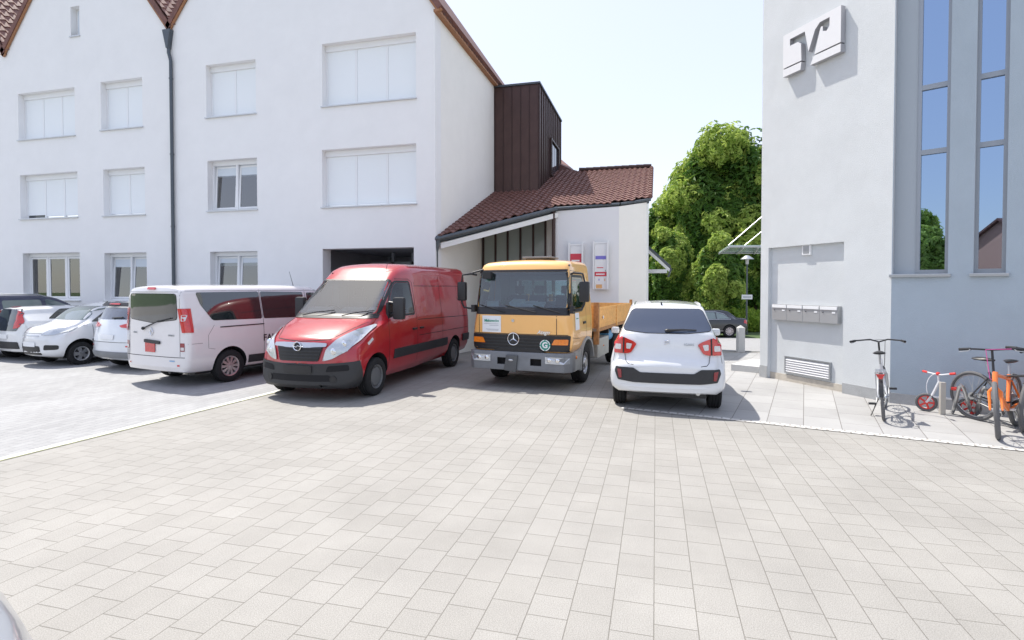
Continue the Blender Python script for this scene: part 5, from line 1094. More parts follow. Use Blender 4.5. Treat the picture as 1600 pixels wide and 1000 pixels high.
# ------------------------------------------------------------------ other parked cars
def car_st(L, H, W, hood, belt, wsb, wst, rt, rb, zr, tail=None, zf=.72):
    """centre origin. wsb/wst windscreen base/top distance from nose; rt/rb roof rear / rear glass bottom distance from tail; zr hatch height; tail = boot lid height for a saloon"""
    f, r = L / 2, -L / 2; w = W / 2; S = []
    S.append((f, .36, .58, .66, w * .76, w * .84, w * .80, w * .66, .05)); S.append((f - .05, .28, .64, zf, w * .86, w * .92, w * .88, w * .74, .07)); S.append((f - .18, .24, zf, zf + .12, w * .9, w * .97, w * .93, w * .8, .09))
    S.append((f - .45, .22, hood - .16, hood - .06, w * .92, w, w * .95, w * .8, .1)); S.append((f - wsb + .08, .22, hood - .06, hood + .03, w * .92, w, w * .95, w * .8, .1)); S.append((f - wsb, .22, belt, hood + .09, w * .92, w, w * .95, w * .8, .1))
    S.append((f - (wsb + wst) / 2, .22, belt + .01, (hood + H) / 2 + .09, w * .92, w, w * .94, w * .74, .1)); S.append((f - wst, .22, belt + .02, H - .05, w * .92, w, w * .94, w * .68, .1)); S.append((f - wst - .5, .22, belt + .03, H, w * .92, w, w * .94, w * .70, .11))
    S.append((r + rt + .35, .23, belt + .05, H - .01, w * .92, w, w * .94, w * .69, .11)); S.append((r + rt, .24, belt + .06, H - .06, w * .92, w, w * .93, w * .68, .1)); S.append((r + (rt + rb) / 2, .25, belt + .03, (H + zr) / 2 - .02, w * .92, w, w * .93, w * .72, .1)); S.append((r + rb, .26, belt if not tail else tail - .08, zr, w * .92, w, w * .93, w * .78, .1))
    if tail: S.append((r + .12, .28, tail - .1, tail, w * .9, w * .98, w * .92, w * .78, .08))
    S.append((r + .07, .30, .86 if not tail else .84, min(zr, 1.0) if not tail else tail - .05, w * .88, w * .96, w * .92, w * .8, .07)); S.append((r + .015, .34, .66, .78, w * .84, w * .92, w * .88, w * .78, .05)); S.append((r, .40, .58, .68, w * .8, w * .88, w * .84, w * .74, .04))
    S = sorted(S); return S
def side_glass(v, ax, pts, m='glass_tint2', r=.06): v.decal('side_window', rpoly(pts, r), ax, m, off=.004)
# white city car, front corner towards the camera
def city_front():
    L, W = 3.65, 1.62
    v = Veh('city_car', 'white rounded city car facing out with grey lower bumper, between the other two white cars', 'car', (-14.53, 11.64, 0), PI - R(10.4), car_st(L, 1.53, W, 1.04, 1.02, .82, 1.38, .22, .12, 1.1, zf=.80), cf=.30, cr=.15, df=.9, dr=.4, ex=2.6, mats=('paint_white', 'dark')); v.W = W / 2; t = v.t
    wf, wr = L / 2 - .75, L / 2 - .75 - 2.3; v.arches((wf, wr), .36, .31, w=.26)
    v.decal('windscreen', rpoly([(-.66, 1.12), (.66, 1.12), (.53, 1.46), (-.53, 1.46)], .05), '+y', 'glass_tint3', off=.005)
    for ax in ('+x', '-x'):
        side_glass(v, ax, [(.84, 1.07), (.30, 1.42), (-.30, 1.43), (-.34, 1.06)]); side_glass(v, ax, [(-.42, 1.06), (-.40, 1.43), (-1.1, 1.40), (-1.25, 1.10)])
        v.line([(.80, .3), (.82, 1.0)], ax); v.line([(-.38, .3), (-.38, 1.0)], ax); v.line([(.85, .62), (-.9, .62)], ax, 'trim', .05, .006, 'rub_strip')
        sg_ = 1 if ax == '+x' else -1
        MB().box(*sorted((sg_ * .80, sg_ * .98)), .62, .72, 1.05, 1.18).build('mirror', 'paint_white', t, bevel=.04, smooth=True)
    for sg_ in (-1, 1):
        v.decal('headlight', rpoly([(sg_ * .38, .78), (sg_ * .62, .78), (sg_ * .76, .86), (sg_ * .74, .97), (sg_ * .52, .93)], .04), '+y', 'lamp_clear', off=.01, thick=.008)
        v.decal('fog_recess', rpoly([(sg_ * .48, .42), (sg_ * .74, .43), (sg_ * .74, .54), (sg_ * .50, .55)], .04), '+y', 'black', off=.006)
    v.decal('lower_grille', rpoly([(-.42, .30), (.42, .30), (.38, .52), (-.38, .52)], .04), '+y', 'black', off=.006); v.decal('chrome_bar', rpoly([(-.34, .745), (.34, .745), (.33, .775), (-.33, .775)], .01), '+y', 'chrome_dull', off=.012, thick=.006)
    v.decal('number_plate', rpoly([(-.26, .50), (.26, .50), (.26, .61), (-.26, .61)], .01), '+y', 'paper', off=.014, thick=.006); v.line([(-.62, 1.0), (-.5, .82), (.5, .82), (.62, 1.0)], '+y', w=.008)
    v.wheels((wf, wr), .29, .175, .70, 'multi'); MB().box(-.6, .6, -1.4, 1.4, .18, .26).build('underbody', 'black', t)
# white hatchback, black tailgate
def city_rear():
    L, W = 3.45, 1.62
    v = Veh('hatchback', 'white hatchback with black tailgate and red angled lights at the left edge', 'car', (-16.42, 12.15, 0), R(-10.4), car_st(L, 1.41, W, .98, .99, .9, 1.5, .16, .06, 1.0, zf=.72), cf=.28, cr=.16, df=.9, dr=.45, ex=2.8, mats=('paint_white', 'dark')); v.W = W / 2; t = v.t
    wr, wf = -L / 2 + .55, -L / 2 + .55 + 2.34; v.arches((wf, wr), .36, .31, w=.26)
    v.decal('tailgate_glass', rpoly([(-.56, .80), (.56, .80), (.68, 1.05), (.50, 1.37), (-.50, 1.37), (-.68, 1.05)], .04), '-y', 'glass_tint2', off=.006, thick=.004)
    for ax, sg_ in (('+x', 1), ('-x', -1)):
        v.decal('tail_light', rpoly([(sg_ * .44, .86), (sg_ * .60, .88), (sg_ * .70, 1.04), (sg_ * .52, 1.32), (sg_ * .44, 1.34), (sg_ * .58, 1.08)], .02), '-y', 'lamp_red', off=.012, thick=.008)
        side_glass(v, ax, [(-1.02, 1.10), (-.68, 1.36), (.15, 1.37), (.15, 1.08)]); side_glass(v, ax, [(.22, 1.07), (.22, 1.37), (.55, 1.33), (.98, 1.07)])
        v.line([(.18, .3), (.18, 1.4)], ax); MB().box(*sorted((sg_ * .80, sg_ * .98)), .82, .92, 1.05, 1.17).build('mirror', 'paint_white', t, bevel=.04, smooth=True)
    v.decal('brake_light', rpoly([(-.14, 1.405), (.14, 1.405), (.14, 1.425), (-.14, 1.425)], .005), '-y', 'lamp_dark_red', off=.01, thick=.01)
    v.decal('bumper_insert', rpoly([(-.66, .34), (.66, .34), (.62, .52), (-.62, .52)], .04), '-y', 'trim', off=.008, thick=.006); v.decal('number_plate', rpoly([(-.26, .60), (.26, .60), (.26, .71), (-.26, .71)], .01), '-y', 'paper', off=.012, thick=.006)
    v.wheels((wf, wr), .30, .18, .70, 'multi'); MB().box(-.6, .6, -1.4, 1.3, .18, .26).build('underbody', 'black', t)
# white crossover from behind
def crossover():
    L, W = 4.35, 1.82
    v = Veh('crossover', 'white crossover car with thin red tail lights partly hidden behind the white minibus', 'car', (-11.95, 11.93, 0), R(-10.4), car_st(L, 1.60, W, 1.05, 1.08, 1.15, 1.85, .34, .12, 1.14, zf=.76), cf=.28, cr=.2, df=.9, dr=.5, ex=2.8, mats=('paint_white_cool', 'dark')); v.W = W / 2; t = v.t
    wr, wf = -L / 2 + .8, -L / 2 + .8 + 2.7; v.arches((wf, wr), .39, .34, w=.28)
    v.decal('rear_window', rpoly([(-.68, 1.20), (.68, 1.20), (.55, 1.46), (-.55, 1.46)], .04), '-y', 'glass_tint', off=.006)
    v.decal('spoiler', rpoly([(-.58, 1.48), (.58, 1.48), (.56, 1.54), (-.56, 1.54)], .01), '-y', 'black', off=.06, thick=.03); v.decal('brake_light', rpoly([(-.2, 1.50), (.2, 1.50), (.2, 1.53), (-.2, 1.53)], .01), '-y', 'lamp_red', off=.10, thick=.01)
    for ax, sg_ in (('+x', 1), ('-x', -1)):
        v.decal('tail_light', rpoly([(sg_ * .36, 1.06), (sg_ * .44, 1.02), (sg_ * .86, 1.0), (sg_ * .86, 1.12), (sg_ * .60, 1.12)], .02), '-y', 'lamp_red', off=.012, thick=.008)
        v.decal('reflector', rpoly([(sg_ * .62, .58), (sg_ * .74, .58), (sg_ * .74, .61), (sg_ * .62, .61)], .005), '-y', 'lamp_red', off=.01)
        side_glass(v, ax, [(-1.45, 1.18), (-1.2, 1.44), (.1, 1.48), (.1, 1.12)]); side_glass(v, ax, [(.18, 1.12), (.18, 1.48), (.5, 1.42), (1.0, 1.12)])
        v.line([(.14, .3), (.14, 1.1)], ax); MB().box(*sorted((sg_ * .90, sg_ * 1.08)), .86, .96, 1.08, 1.22).build('mirror', 'paint_white_cool', t, bevel=.04, smooth=True)
    v.decal('bumper_insert', rpoly([(-.80, .32), (.80, .32), (.76, .46), (-.76, .46)], .04), '-y', 'bumper_grey', off=.01, thick=.006); v.decal('number_plate', rpoly([(-.26, .74), (.26, .74), (.26, .85), (-.26, .85)], .01), '-y', 'paper', off=.012, thick=.006)
    a, n = v.hit(.05, 1.22, '-y'); b, n2 = v.hit(.40, 1.24, '-y'); MB().tube([a + n * .03, b + n2 * .03], .015, 8).build('wiper', 'black', t)
    v.line([(-.8, .68), (.8, .68)], '-y', w=.01); v.wheels((wf, wr), .34, .2, .79, 'multi'); MB().box(-.65, .65, -1.8, 1.8, .2, .28).build('underbody', 'black', t)
# navy estate far left
def navy():
    L, W = 4.15, 1.82
    v = Veh('estate_car', 'dark navy blue car whose roof and windows show above the white hatchback', 'car', (-18.15, 12.0, 0), R(-10.4), car_st(L, 1.72, W, 1.12, 1.14, 1.0, 1.75, .3, .12, 1.15, zf=.78), cf=.28, cr=.2, mats=('paint_navy', 'dark')); v.W = W / 2; t = v.t
    wr, wf = -L / 2 + .75, -L / 2 + .75 + 2.6; v.arches((wf, wr), .39, .34, w=.28)
    for ax, sg_ in (('+x', 1), ('-x', -1)):
        side_glass(v, ax, [(-1.7, 1.24), (-1.55, 1.55), (-.95, 1.58), (-.95, 1.2)], 'glass_tint3'); side_glass(v, ax, [(-.86, 1.2), (-.86, 1.58), (.05, 1.59), (.05, 1.18)], 'glass_tint3'); side_glass(v, ax, [(.16, 1.20), (.16, 1.60), (.38, 1.57), (1.05, 1.24)], 'glass_tint3')
        MB().box(*sorted((sg_ * .90, sg_ * 1.08)), .92, 1.02, 1.12, 1.26).build('mirror', 'paint_navy', t, bevel=.04, smooth=True); v.line([(.1, .3), (.1, 1.2)], ax, 'black')
        r_ = MB(); p = [v.hit(sg_ * .55, y, 'z')[0] for y in (-1.6, -1.45, -.6, .0, .2)]; r_.tube([p[0]] + [q + Vector((0, 0, .04)) for q in p[1:4]] + [p[4]], .016, 8); r_.build('roof_rail', 'alu', t)
        v.decal('tail_light', rpoly([(sg_ * .6, .95), (sg_ * .84, .95), (sg_ * .84, 1.15), (sg_ * .6, 1.12)], .02), '-y', 'lamp_red', off=.01)
    v.decal('rear_window', rpoly([(-.64, 1.22), (.64, 1.22), (.54, 1.52), (-.54, 1.52)], .04), '-y', 'glass_tint2', off=.006)
    v.wheels((wf, wr), .34, .2, .79, 'multi')
# black saloon on the road behind
def saloon():
    L, W = 4.85, 1.85
    p = G(1140, 527, -.72); fw_ = -_r; rwl = -L / 2 + 1.15
    c = p - fw_ * rwl + Vector((fw_.y, -fw_.x, 0)) * .92
    v = Veh('saloon_car', 'black saloon car with multi spoke rims on the road behind the bollard', 'car', (c.x, c.y, gz(c.y) + .004), math.atan2(-fw_.x, fw_.y), car_st(L, 1.46, W, .96, .95, 1.35, 2.05, 1.15, .62, 1.04, tail=1.0, zf=.66), cf=.3, cr=.2, mats=('paint_black', 'dark')); v.W = W / 2; t = v.t
    wr, wf = rwl, rwl + 2.87; v.arches((wf, wr), .375, .34, w=.28)
    for ax, sg_ in (('+x', 1), ('-x', -1)):
        side_glass(v, ax, [(-1.30, 1.02), (-1.0, 1.24), (-.62, 1.33), (-.62, 1.0)], 'glass_tint3', .03); side_glass(v, ax, [(-.56, 1.0), (-.56, 1.34), (.24, 1.37), (.24, .99)], 'glass_tint3', .03); side_glass(v, ax, [(.31, .99), (.31, 1.37), (.62, 1.31), (1.12, 1.0)], 'glass_tint3', .03)
        v.line([(1.2, .97), (-1.36, .98), (-1.02, 1.27), (-.6, 1.37), (.3, 1.40)], ax, 'chrome_dull', .02, .006, 'chrome_trim'); v.line([(.27, .3), (.27, .97)], ax, 'seam'); v.line([(-.6, .35), (-.62, .97)], ax, 'seam'); v.line([(1.4, .36), (-1.0, .36)], ax, 'chrome_dull', .02, .006, 'sill_trim')
        v.decal('tail_light', rpoly([(-L / 2 + .02, .70), (-L / 2 + .40, .78), (-L / 2 + .34, .92), (-L / 2 + .06, .94)], .03), ax, 'lamp_red', off=.01)
        v.decal('tail_light', rpoly([(sg_ * .5, .74), (sg_ * .84, .74), (sg_ * .84, .92), (sg_ * .55, .90)], .03), '-y', 'lamp_red', off=.01)
        MB().box(*sorted((sg_ * .92, sg_ * 1.1)), 1.0, 1.1, .98, 1.1).build('mirror', 'paint_black', t, bevel=.03)
    v.decal('rear_window', rpoly([(-.60, 1.08), (.60, 1.08), (.52, 1.34), (-.52, 1.34)], .04), '-y', 'glass_tint3', off=.006)
    v.wheels((wf, wr), .335, .22, .81, 'ten')
# silver car whose rear corner reaches into the lower left of the view
def near_car():
    L, W = 4.5, 1.78
    v = Veh('silver_car', 'pale silver car whose rear corner with red light just enters the lower left corner', 'car', (-2.71, -.815, 0), PI - R(12), car_st(L, 1.44, W, .96, .96, 1.2, 1.9, 1.15, .62, 1.02, tail=.98, zf=.7), cf=.28, cr=.24, dr=.6, mats=('paint_silver', 'dark')); v.W = W / 2; t = v.t
    wr, wf = -L / 2 + 1.0, -L / 2 + 1.0 + 2.65; v.arches((wf, wr), .37, .33, w=.27)
    for ax, sg_ in (('+x', 1), ('-x', -1)):
        side_glass(v, ax, [(-1.2, 1.04), (-.9, 1.26), (-.1, 1.34), (-.1, 1.02)]); side_glass(v, ax, [(-.02, 1.02), (-.02, 1.34), (.4, 1.28), (.9, 1.02)])
        v.decal('tail_light', rpoly([(sg_ * .50, .66), (sg_ * .80, .64), (sg_ * .80, .78), (sg_ * .54, .80)], .03), '-y', 'lamp_red', off=.01, thick=.006); v.line([(-.06, .3), (-.06, 1.05)], ax)
    v.decal('rear_window', rpoly([(-.60, 1.08), (.60, 1.08), (.50, 1.32), (-.50, 1.32)], .04), '-y', 'glass_tint2', off=.006)
    v.decal('number_plate', rpoly([(-.26, .60), (.26, .60), (.26, .71), (-.26, .71)], .01), '-y', 'paper', off=.012, thick=.006)
    v.wheels((wf, wr), .32, .2, .75, 'multi')
M['glass_tint3'] = mat('grey_green_car_glass', (.10, .14, .14), .03, spec=1.0, coat=1)
city_front(); city_rear(); crossover(); navy(); saloon(); near_car()

# ------------------------------------------------------------------ bicycles and rack
M['tyre_bike'] = mat('bicycle_tyre', (.12, .12, .125), .85, bump=.2, bscale=90)
M['paint_bike_white'] = mat('bicycle_white', (.72, .72, .74), .35, coat=.6); M['paint_bike_orange'] = mat('bicycle_orange', (.85, .20, .03), .35, coat=.6); M['paint_bike_dark'] = mat('bicycle_dark', (.03, .03, .034), .35, coat=.6); M['paint_bike_red'] = mat('bicycle_red', (.70, .05, .04), .4)
M['pink_cable'] = mat('pink_cable', (.75, .12, .40), .5)
def bicycle(name, label, pos, rz, R_=.34, frame='paint_bike_white', accent='paint_bike_dark', tyre_r=.02, hub=.0, steer=0.0, lean=0.0, wb=1.06, bars='flat', rack=False, stand=True, basket=None, seat_z=.98, seat_m='black', bar_h=.74, cr=(.0), group=None, fork='chrome_dull', mud=False, k=.017):
    """front is +y, origin at the rear contact point"""
    t = thing(name, label, 'bicycle', pos, rz, group); t.rotation_euler = (0, lean, rz)
    def wheel_(y, par, off=Vector()):
        w = MB(); n = 36; c = Vector((0, 0, 0)); w.tube([c + Vector((0, (R_ - tyre_r) * math.cos(2 * PI * k / n), (R_ - tyre_r) * math.sin(2 * PI * k / n))) for k in range(n)], tyre_r, 8, closed=True)
        o = w.build('wheel', 'tyre_bike', par, smooth=True); o.location = Vector((0, y, R_)) + off
        r = MB(); r.tube([Vector((0, (R_ - 2.3 * tyre_r) * math.cos(2 * PI * k / n), (R_ - 2.3 * tyre_r) * math.sin(2 * PI * k / n))) for k in range(n)], .009, 6, closed=True); r.tube([(-.045, 0, 0), (.045, 0, 0)], .022, 10); r.build('rim', 'alu', o, smooth=True)
        s = MB()
        for k in range(20):
            a = 2 * PI * k / 20; sx = .03 if k % 2 else -.03; s.tube([(sx, .02 * math.cos(a + .5), .02 * math.sin(a + .5)), (0, (R_ - 2.4 * tyre_r) * math.cos(a), (R_ - 2.4 * tyre_r) * math.sin(a))], .0025, 3)
        s.build('spoke', 'steel', o); return o
    rear = Vector((0, 0, R_)); bb = Vector((0, .42, .29)); st_top = Vector((0, .22, seat_z - .18)); hd_b = Vector((0, wb - .13, R_ + .28)); hd_t = Vector((0, wb - .19, R_ + .44))
    f = MB()
    f.tube([bb, st_top], k, 10); f.tube([bb, hd_b], k * 1.25, 10); f.tube([st_top + Vector((0, .02, -.06)), hd_t], k, 10); f.tube([hd_b - Vector((0, -.012, .03)), hd_t + Vector((0, -.01, .03))], k * 1.3, 10)
    for s_ in (-1, 1): f.tube([bb + Vector((s_ * .03, 0, 0)), rear + Vector((s_ * .062, 0, 0))], k * .7, 8); f.tube([st_top + Vector((s_ * .02, 0, -.08)), rear + Vector((s_ * .062, 0, 0))], k * .6, 8)
    f.build('frame', frame, t, smooth=True)
    wheel_(0, t)
    # steering assembly
    sa = bpy.data.objects.new('steering', None); 
    piv = Vector((0, wb - .12, R_ + .25))
    def rot(p): q = Vector(p) - piv; c, s = math.cos(steer), math.sin(steer); return Vector((q.x * c - q.y * s, q.x * s + q.y * c, q.z)) + piv
    fk = MB(); 
    for s_ in (-1, 1): fk.tube([rot(p) for p in (Vector((s_ * .02, wb - .13, R_ + .27)), Vector((s_ * .06, wb - .11, R_ + .22)), Vector((s_ * .06, wb - .02, R_ + .02)), Vector((s_ * .06, wb, R_)))], [.018, .02, .014, .012], 8)
    fk.build('fork', fork, t, smooth=True)
    fwheel = wheel_(wb, t); q = rot((0, wb, R_)); fwheel.location = q; fwheel.rotation_euler = (0, 0, steer)
    hb = MB(); top = Vector((0, wb - .24, R_ + bar_h)); hb.tube([rot(hd_t), rot(top)], .014, 8)
    if bars == 'flat': pts = [(-.34, -.04, .0), (-.2, 0, .01), (0, .04, 0), (.2, 0, .01), (.34, -.04, 0)]
    elif bars == 'city': pts = [(-.36, -.16, .02), (-.30, -.06, .03), (-.12, .05, .04), (0, .06, .0), (.12, .05, .04), (.30, -.06, .03), (.36, -.16, .02)]
    else: pts = [(-.24, -.05, .10), (-.12, 0, .09), (-.05, .01, 0), (.05, .01, 0), (.12, 0, .09), (.24, -.05, .10)]
    P = [rot(top + Vector(p)) for p in pts]; hb.tube(P, .012, 8); hb.build('handlebar', 'blackmetal' if bars != 'kid' else frame, t, smooth=True)
    for a, b in ((P[0], P[1]), (P[-1], P[-2])):
        e = a.lerp(b, .9 if bars != 'kid' else .7); MB().tube([a, e], .019, 8).build('grip', 'paint_bike_red' if bars == 'kid' else 'black', t, smooth=True)
        if bars != 'kid': MB().tube([e, e.lerp(a, .2) + _rotv(Vector((0, .05, -.02)), steer), a + _rotv(Vector((0, .07, -.03)), steer)], .006, 6).build('brake_lever', 'alu', t)
    c_ = MB(); c_.tube([P[1], rot(Vector((0.06, wb + .02, R_ + bar_h + .02))), rot(Vector((.04, wb - .05, R_ + .40))), Vector((.03, wb - .4, R_ + .3))], .005, 6); c_.build('cable', accent if accent == 'pink_cable' else 'black', t)
    # saddle
    MB().tube([st_top, Vector((0, .185, seat_z - .03))], .014, 8).build('seat_post', 'alu', t, smooth=True)
    sd_ = MB(); prof = [(-.14, .075, .02), (-.10, .085, .035), (-.02, .06, .04), (.06, .03, .035), (.13, .016, .02)]; vs = []
    for (y, w_, h) in prof:
        for kk in range(8): a = 2 * PI * kk / 8; vs.append((w_ * math.cos(a), .17 + y, seat_z + h * .7 * math.sin(a)))
    sd_.add(vs, [(i * 8 + j, i * 8 + (j + 1) % 8, i * 8 + 8 + (j + 1) % 8, i * 8 + 8 + j) for i in range(4) for j in range(8)] + [tuple(range(8)), tuple(range(32, 40))]); sd_.build('saddle', seat_m, t, smooth=True)
    if bars != 'kid':
        cs_ = MB().lathe([(.02, .03), (.055, .035), (.05, .05), (.02, .05)], rear, 'x', 18).build('cassette', 'steel', t)
        cr_ = MB(); cr_.tube([(-.075, .42, .29), (.075, .42, .29)], .02, 8); cr_.lathe([(.03, .05), (.09, .05), (.09, .056), (.03, .056)], bb, 'x', 20)
        cr_.tube([bb + Vector((.075, 0, 0)), bb + Vector((.085, .12, .10))], .011, 6); cr_.tube([bb + Vector((-.075, 0, 0)), bb + Vector((-.085, -.12, -.10))], .011, 6); cr_.build('crankset', 'steel', t)
        for s_ in (1, -1): c = bb + Vector((s_ * .135, s_ * .12, s_ * .10)); MB().box(c.x - .05, c.x + .05, c.y - .035, c.y + .035, c.z - .012, c.z + .012).build('pedal', 'black', t)
        ch = MB(); ch.tube([bb + Vector((.053, 0, .09)), rear + Vector((.045, 0, .05))], .005, 4); ch.tube([bb + Vector((.053, 0, -.09)), rear + Vector((.045, 0, -.05))], .005, 4); ch.build('chain', 'blackmetal', t)
    if stand: MB().tube([(-.05, .36, .27), (-.16, .18, .03)], .009, 6).build('kickstand', 'black', t)
    if rack:
        r = MB()
        for s_ in (-1, 1): r.tube([(s_ * .06, .15, .74), (s_ * .06, -.22, .73)], .006, 6); r.tube([(s_ * .06, -.15, .73), (s_ * .065, 0, R_)], .006, 6)
        for y in (.1, 0, -.1, -.22): r.tube([(-.06, y, .735), (.06, y, .735)], .006, 6)
        r.build('luggage_rack', 'alu', t); l = MB(); l.prism([(-.055, -.235, .71), (.055, -.235, .71), (.02, -.235, .64), (-.02, -.235, .64)], (0, -.02, 0)); l.build('rear_light', 'lamp_red', t)
    if mud:
        m = MB(); n = 14; vs = []
        for kk in range(n + 1):
            a = PI * (.05 + .72 * kk / n)
            for x in (-.028, .028): vs.append((x, -(R_ + .018) * math.cos(a) * -1 if 0 else (R_ + .018) * math.cos(PI - a), R_ + (R_ + .018) * math.sin(PI - a)))
        m.add(vs, [(2 * i, 2 * i + 1, 2 * i + 3, 2 * i + 2) for i in range(n)]); m.build('mudguard', 'blackmetal', t)
    return t
def _rotv(v, a): return Vector((v.x * math.cos(a) - v.y * math.sin(a), v.x * math.sin(a) + v.y * math.cos(a), v.z))
def dirz(a, b): d = Vector(b) - Vector(a); return math.atan2(-d.x, d.y)
a, b = G(1381, 657), G(1388, 638)
bicycle('bicycle', 'white and black city bicycle with luggage rack standing alone before the wall', tuple(a), dirz(a, b) + R(3), frame='paint_bike_white', bars='city', rack=True, steer=R(-6), lean=R(-4), seat_m='black', fork='chrome_dull', mud=True, group='bicycles by the grey wall')
# orange mountain bike facing the square: front wheel nearest
fr_ = G(1556, 686)
bk_dir = Vector((.62, .78, 0)).normalized()
o = fr_ + bk_dir * 1.10
bicycle('bicycle', 'orange mountain bicycle nearest the camera with its front wheel towards the square', (o.x, o.y, 0), dirz(o, fr_), R_=.37, frame='paint_bike_orange', tyre_r=.03, k=.023, wb=1.10, steer=R(12), lean=R(4), fork='paint_bike_orange', accent='pink_cable', seat_z=.92, bar_h=.76, group='bicycles by the grey wall')
o2 = G(1523, 656); d2 = Vector((.42, -.907, 0)).normalized()
bicycle('bicycle', 'dark bicycle with large rear wheel seen side on, parked beside the orange one', (o2.x, o2.y, 0), dirz((0, 0, 0), d2), R_=.36, frame='paint_bike_dark', tyre_r=.024, wb=1.08, steer=R(20), lean=R(3), fork='paint_bike_dark', seat_z=.92, bar_h=.78, group='bicycles by the grey wall')
f3 = G(1606, 676); o3 = f3 + Vector((.5, .86, 0)).normalized() * 1.1
bicycle('bicycle', 'second orange bicycle at the right edge behind the nearest orange one', (o3.x, o3.y, 0), dirz(o3, f3), R_=.37, frame='paint_bike_orange', tyre_r=.03, k=.023, wb=1.10, steer=R(-10), lean=R(-3), fork='paint_bike_orange', seat_z=.92, bar_h=.72, group='bicycles by the grey wall')
# child's balance bike
k0 = G(1447, 643); kd = Vector(D2).normalized()
def kids():
    pos = k0; t = thing('balance_bike', 'small white and red child balance bicycle leaning in the rack by the wall', 'balance bicycle', tuple(pos), math.atan2(-kd.x, kd.y)); r = .145
    for y in (0, .52):
        n = 28; w = MB(); w.tube([(0, (r - .02) * math.cos(2 * PI * k / n), (r - .02) * math.sin(2 * PI * k / n)) for k in range(n)], .02, 8, closed=True); o = w.build('wheel', 'tyre_bike', t, smooth=True); o.location = (0, y, r)
        q = MB(); q.tube([(0, (r - .045) * math.cos(2 * PI * k / n), (r - .045) * math.sin(2 * PI * k / n)) for k in range(n)], .009, 6, closed=True)
        for k in range(5): a = 2 * PI * k / 5; q.tube([(0, 0, 0), (0, (r - .045) * math.cos(a), (r - .045) * math.sin(a))], .016, 6)
        q.build('rim', 'paint_bike_red', o, smooth=True)
    f = MB(); f.tube([(0, 0, r), (.0, .08, r + .14), (0, .16, .50)], .020, 8); f.tube([(0, .06, r + .1), (0, .30, .24), (0, .45, .30)], .018, 8); f.tube([(0, .42, .36), (0, .52, r)], .016, 8); f.tube([(0, .15, .46), (0, .14, .61)], .014, 8); f.build('frame', 'paint_bike_white', t, smooth=True)
    h = MB(); h.tube([(-.10, -.06, .62), (-.02, .10, .60), (.03, .18, .60), (.12, .36, .65)], .011, 8); h.build('handlebar', 'paint_bike_white', t, smooth=True)
    for g0, g1 in (((-.10, -.06, .62), (-.07, .0, .612)), ((.12, .36, .65), (.09, .29, .632))): MB().tube([g0, g1], .018, 8).build('grip', 'paint_bike_red', t, smooth=True)
    MB().box(-.05, .05, .30, .48, .38, .43).build('saddle', 'paint_bike_red', t, bevel=.02, smooth=True)
    MB().sphere((0, .14, .61), .03, 8).build('stem_pad', 'paint_bike_red', t)
    n = 12; MB().tube([(0, .13 - .13 * math.sin(PI * k / n), .61 - .22 * (1 - math.cos(PI * k / n)) / 1) for k in range(n + 1)], .006, 6).build('cable', 'paint_bike_white', t)
kids()
# hoop rack with flat posts
ra0 = G(1472, 648); rdir = Vector(D2)
rk = thing('bicycle_rack', 'low silver looped bicycle rack with flat wooden post holding the bicycles', 'bicycle rack', tuple(ra0), 0)
sp = []
for k in range(0, 181):
    a = 2 * PI * k / 30; p = rdir * (.10 + .26 * k / 30) + Vector((-rdir.y, rdir.x, 0)) * (.16 * math.cos(a)) + Vector((0, 0, .26 + .24 * math.sin(a - PI / 2))); sp.append(p)
MB().tube(sp, .026, 8).build('loop', 'steel', rk, smooth=True)
for d in (0, 1.75):
    c = rdir * d; MB().box(c.x - .035, c.x + .035, c.y - .03, c.y + .03, 0, .50).build('post', mat('post_metal', (.45, .43, .39), .5, metal=.2), rk, bevel=.006)

# ------------------------------------------------------------------ trees, hedge and street things beyond
def leaf_mat(name, c1, c2):
    m = bpy.data.materials.new(name); m.use_nodes = True; nt = m.node_tree; b = nt.nodes['Principled BSDF']
    geo = nt.nodes.new('ShaderNodeNewGeometry'); mx = nt.nodes.new('ShaderNodeMix'); mx.data_type = 'RGBA'
    mx.inputs[6].default_value = (*c1, 1); mx.inputs[7].default_value = (*c2, 1); nt.links.new(geo.outputs['Random Per Island'], mx.inputs[0]); nt.links.new(mx.outputs[2], b.inputs['Base Color'])
    b.inputs['Roughness'].default_value = .5; b.inputs['Specular IOR Level'].default_value = .3
    tr = nt.nodes.new('ShaderNodeBsdfTranslucent'); nt.links.new(mx.outputs[2], tr.inputs[0]); ms = nt.nodes.new('ShaderNodeMixShader'); ms.inputs[0].default_value = .42
    o = nt.nodes['Material Output']; nt.links.new(b.outputs[0], ms.inputs[1]); nt.links.new(tr.outputs[0], ms.inputs[2]); nt.links.new(ms.outputs[0], o.inputs[0]); return m
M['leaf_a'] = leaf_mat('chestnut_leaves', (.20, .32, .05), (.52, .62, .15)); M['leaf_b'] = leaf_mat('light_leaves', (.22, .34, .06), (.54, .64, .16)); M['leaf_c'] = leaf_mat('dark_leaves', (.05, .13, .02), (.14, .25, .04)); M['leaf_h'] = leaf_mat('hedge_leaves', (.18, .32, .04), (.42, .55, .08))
M['bark'] = mat('bark', (.10, .075, .055), .9, noise=.3, nscale=8, bump=.6, bscale=20)
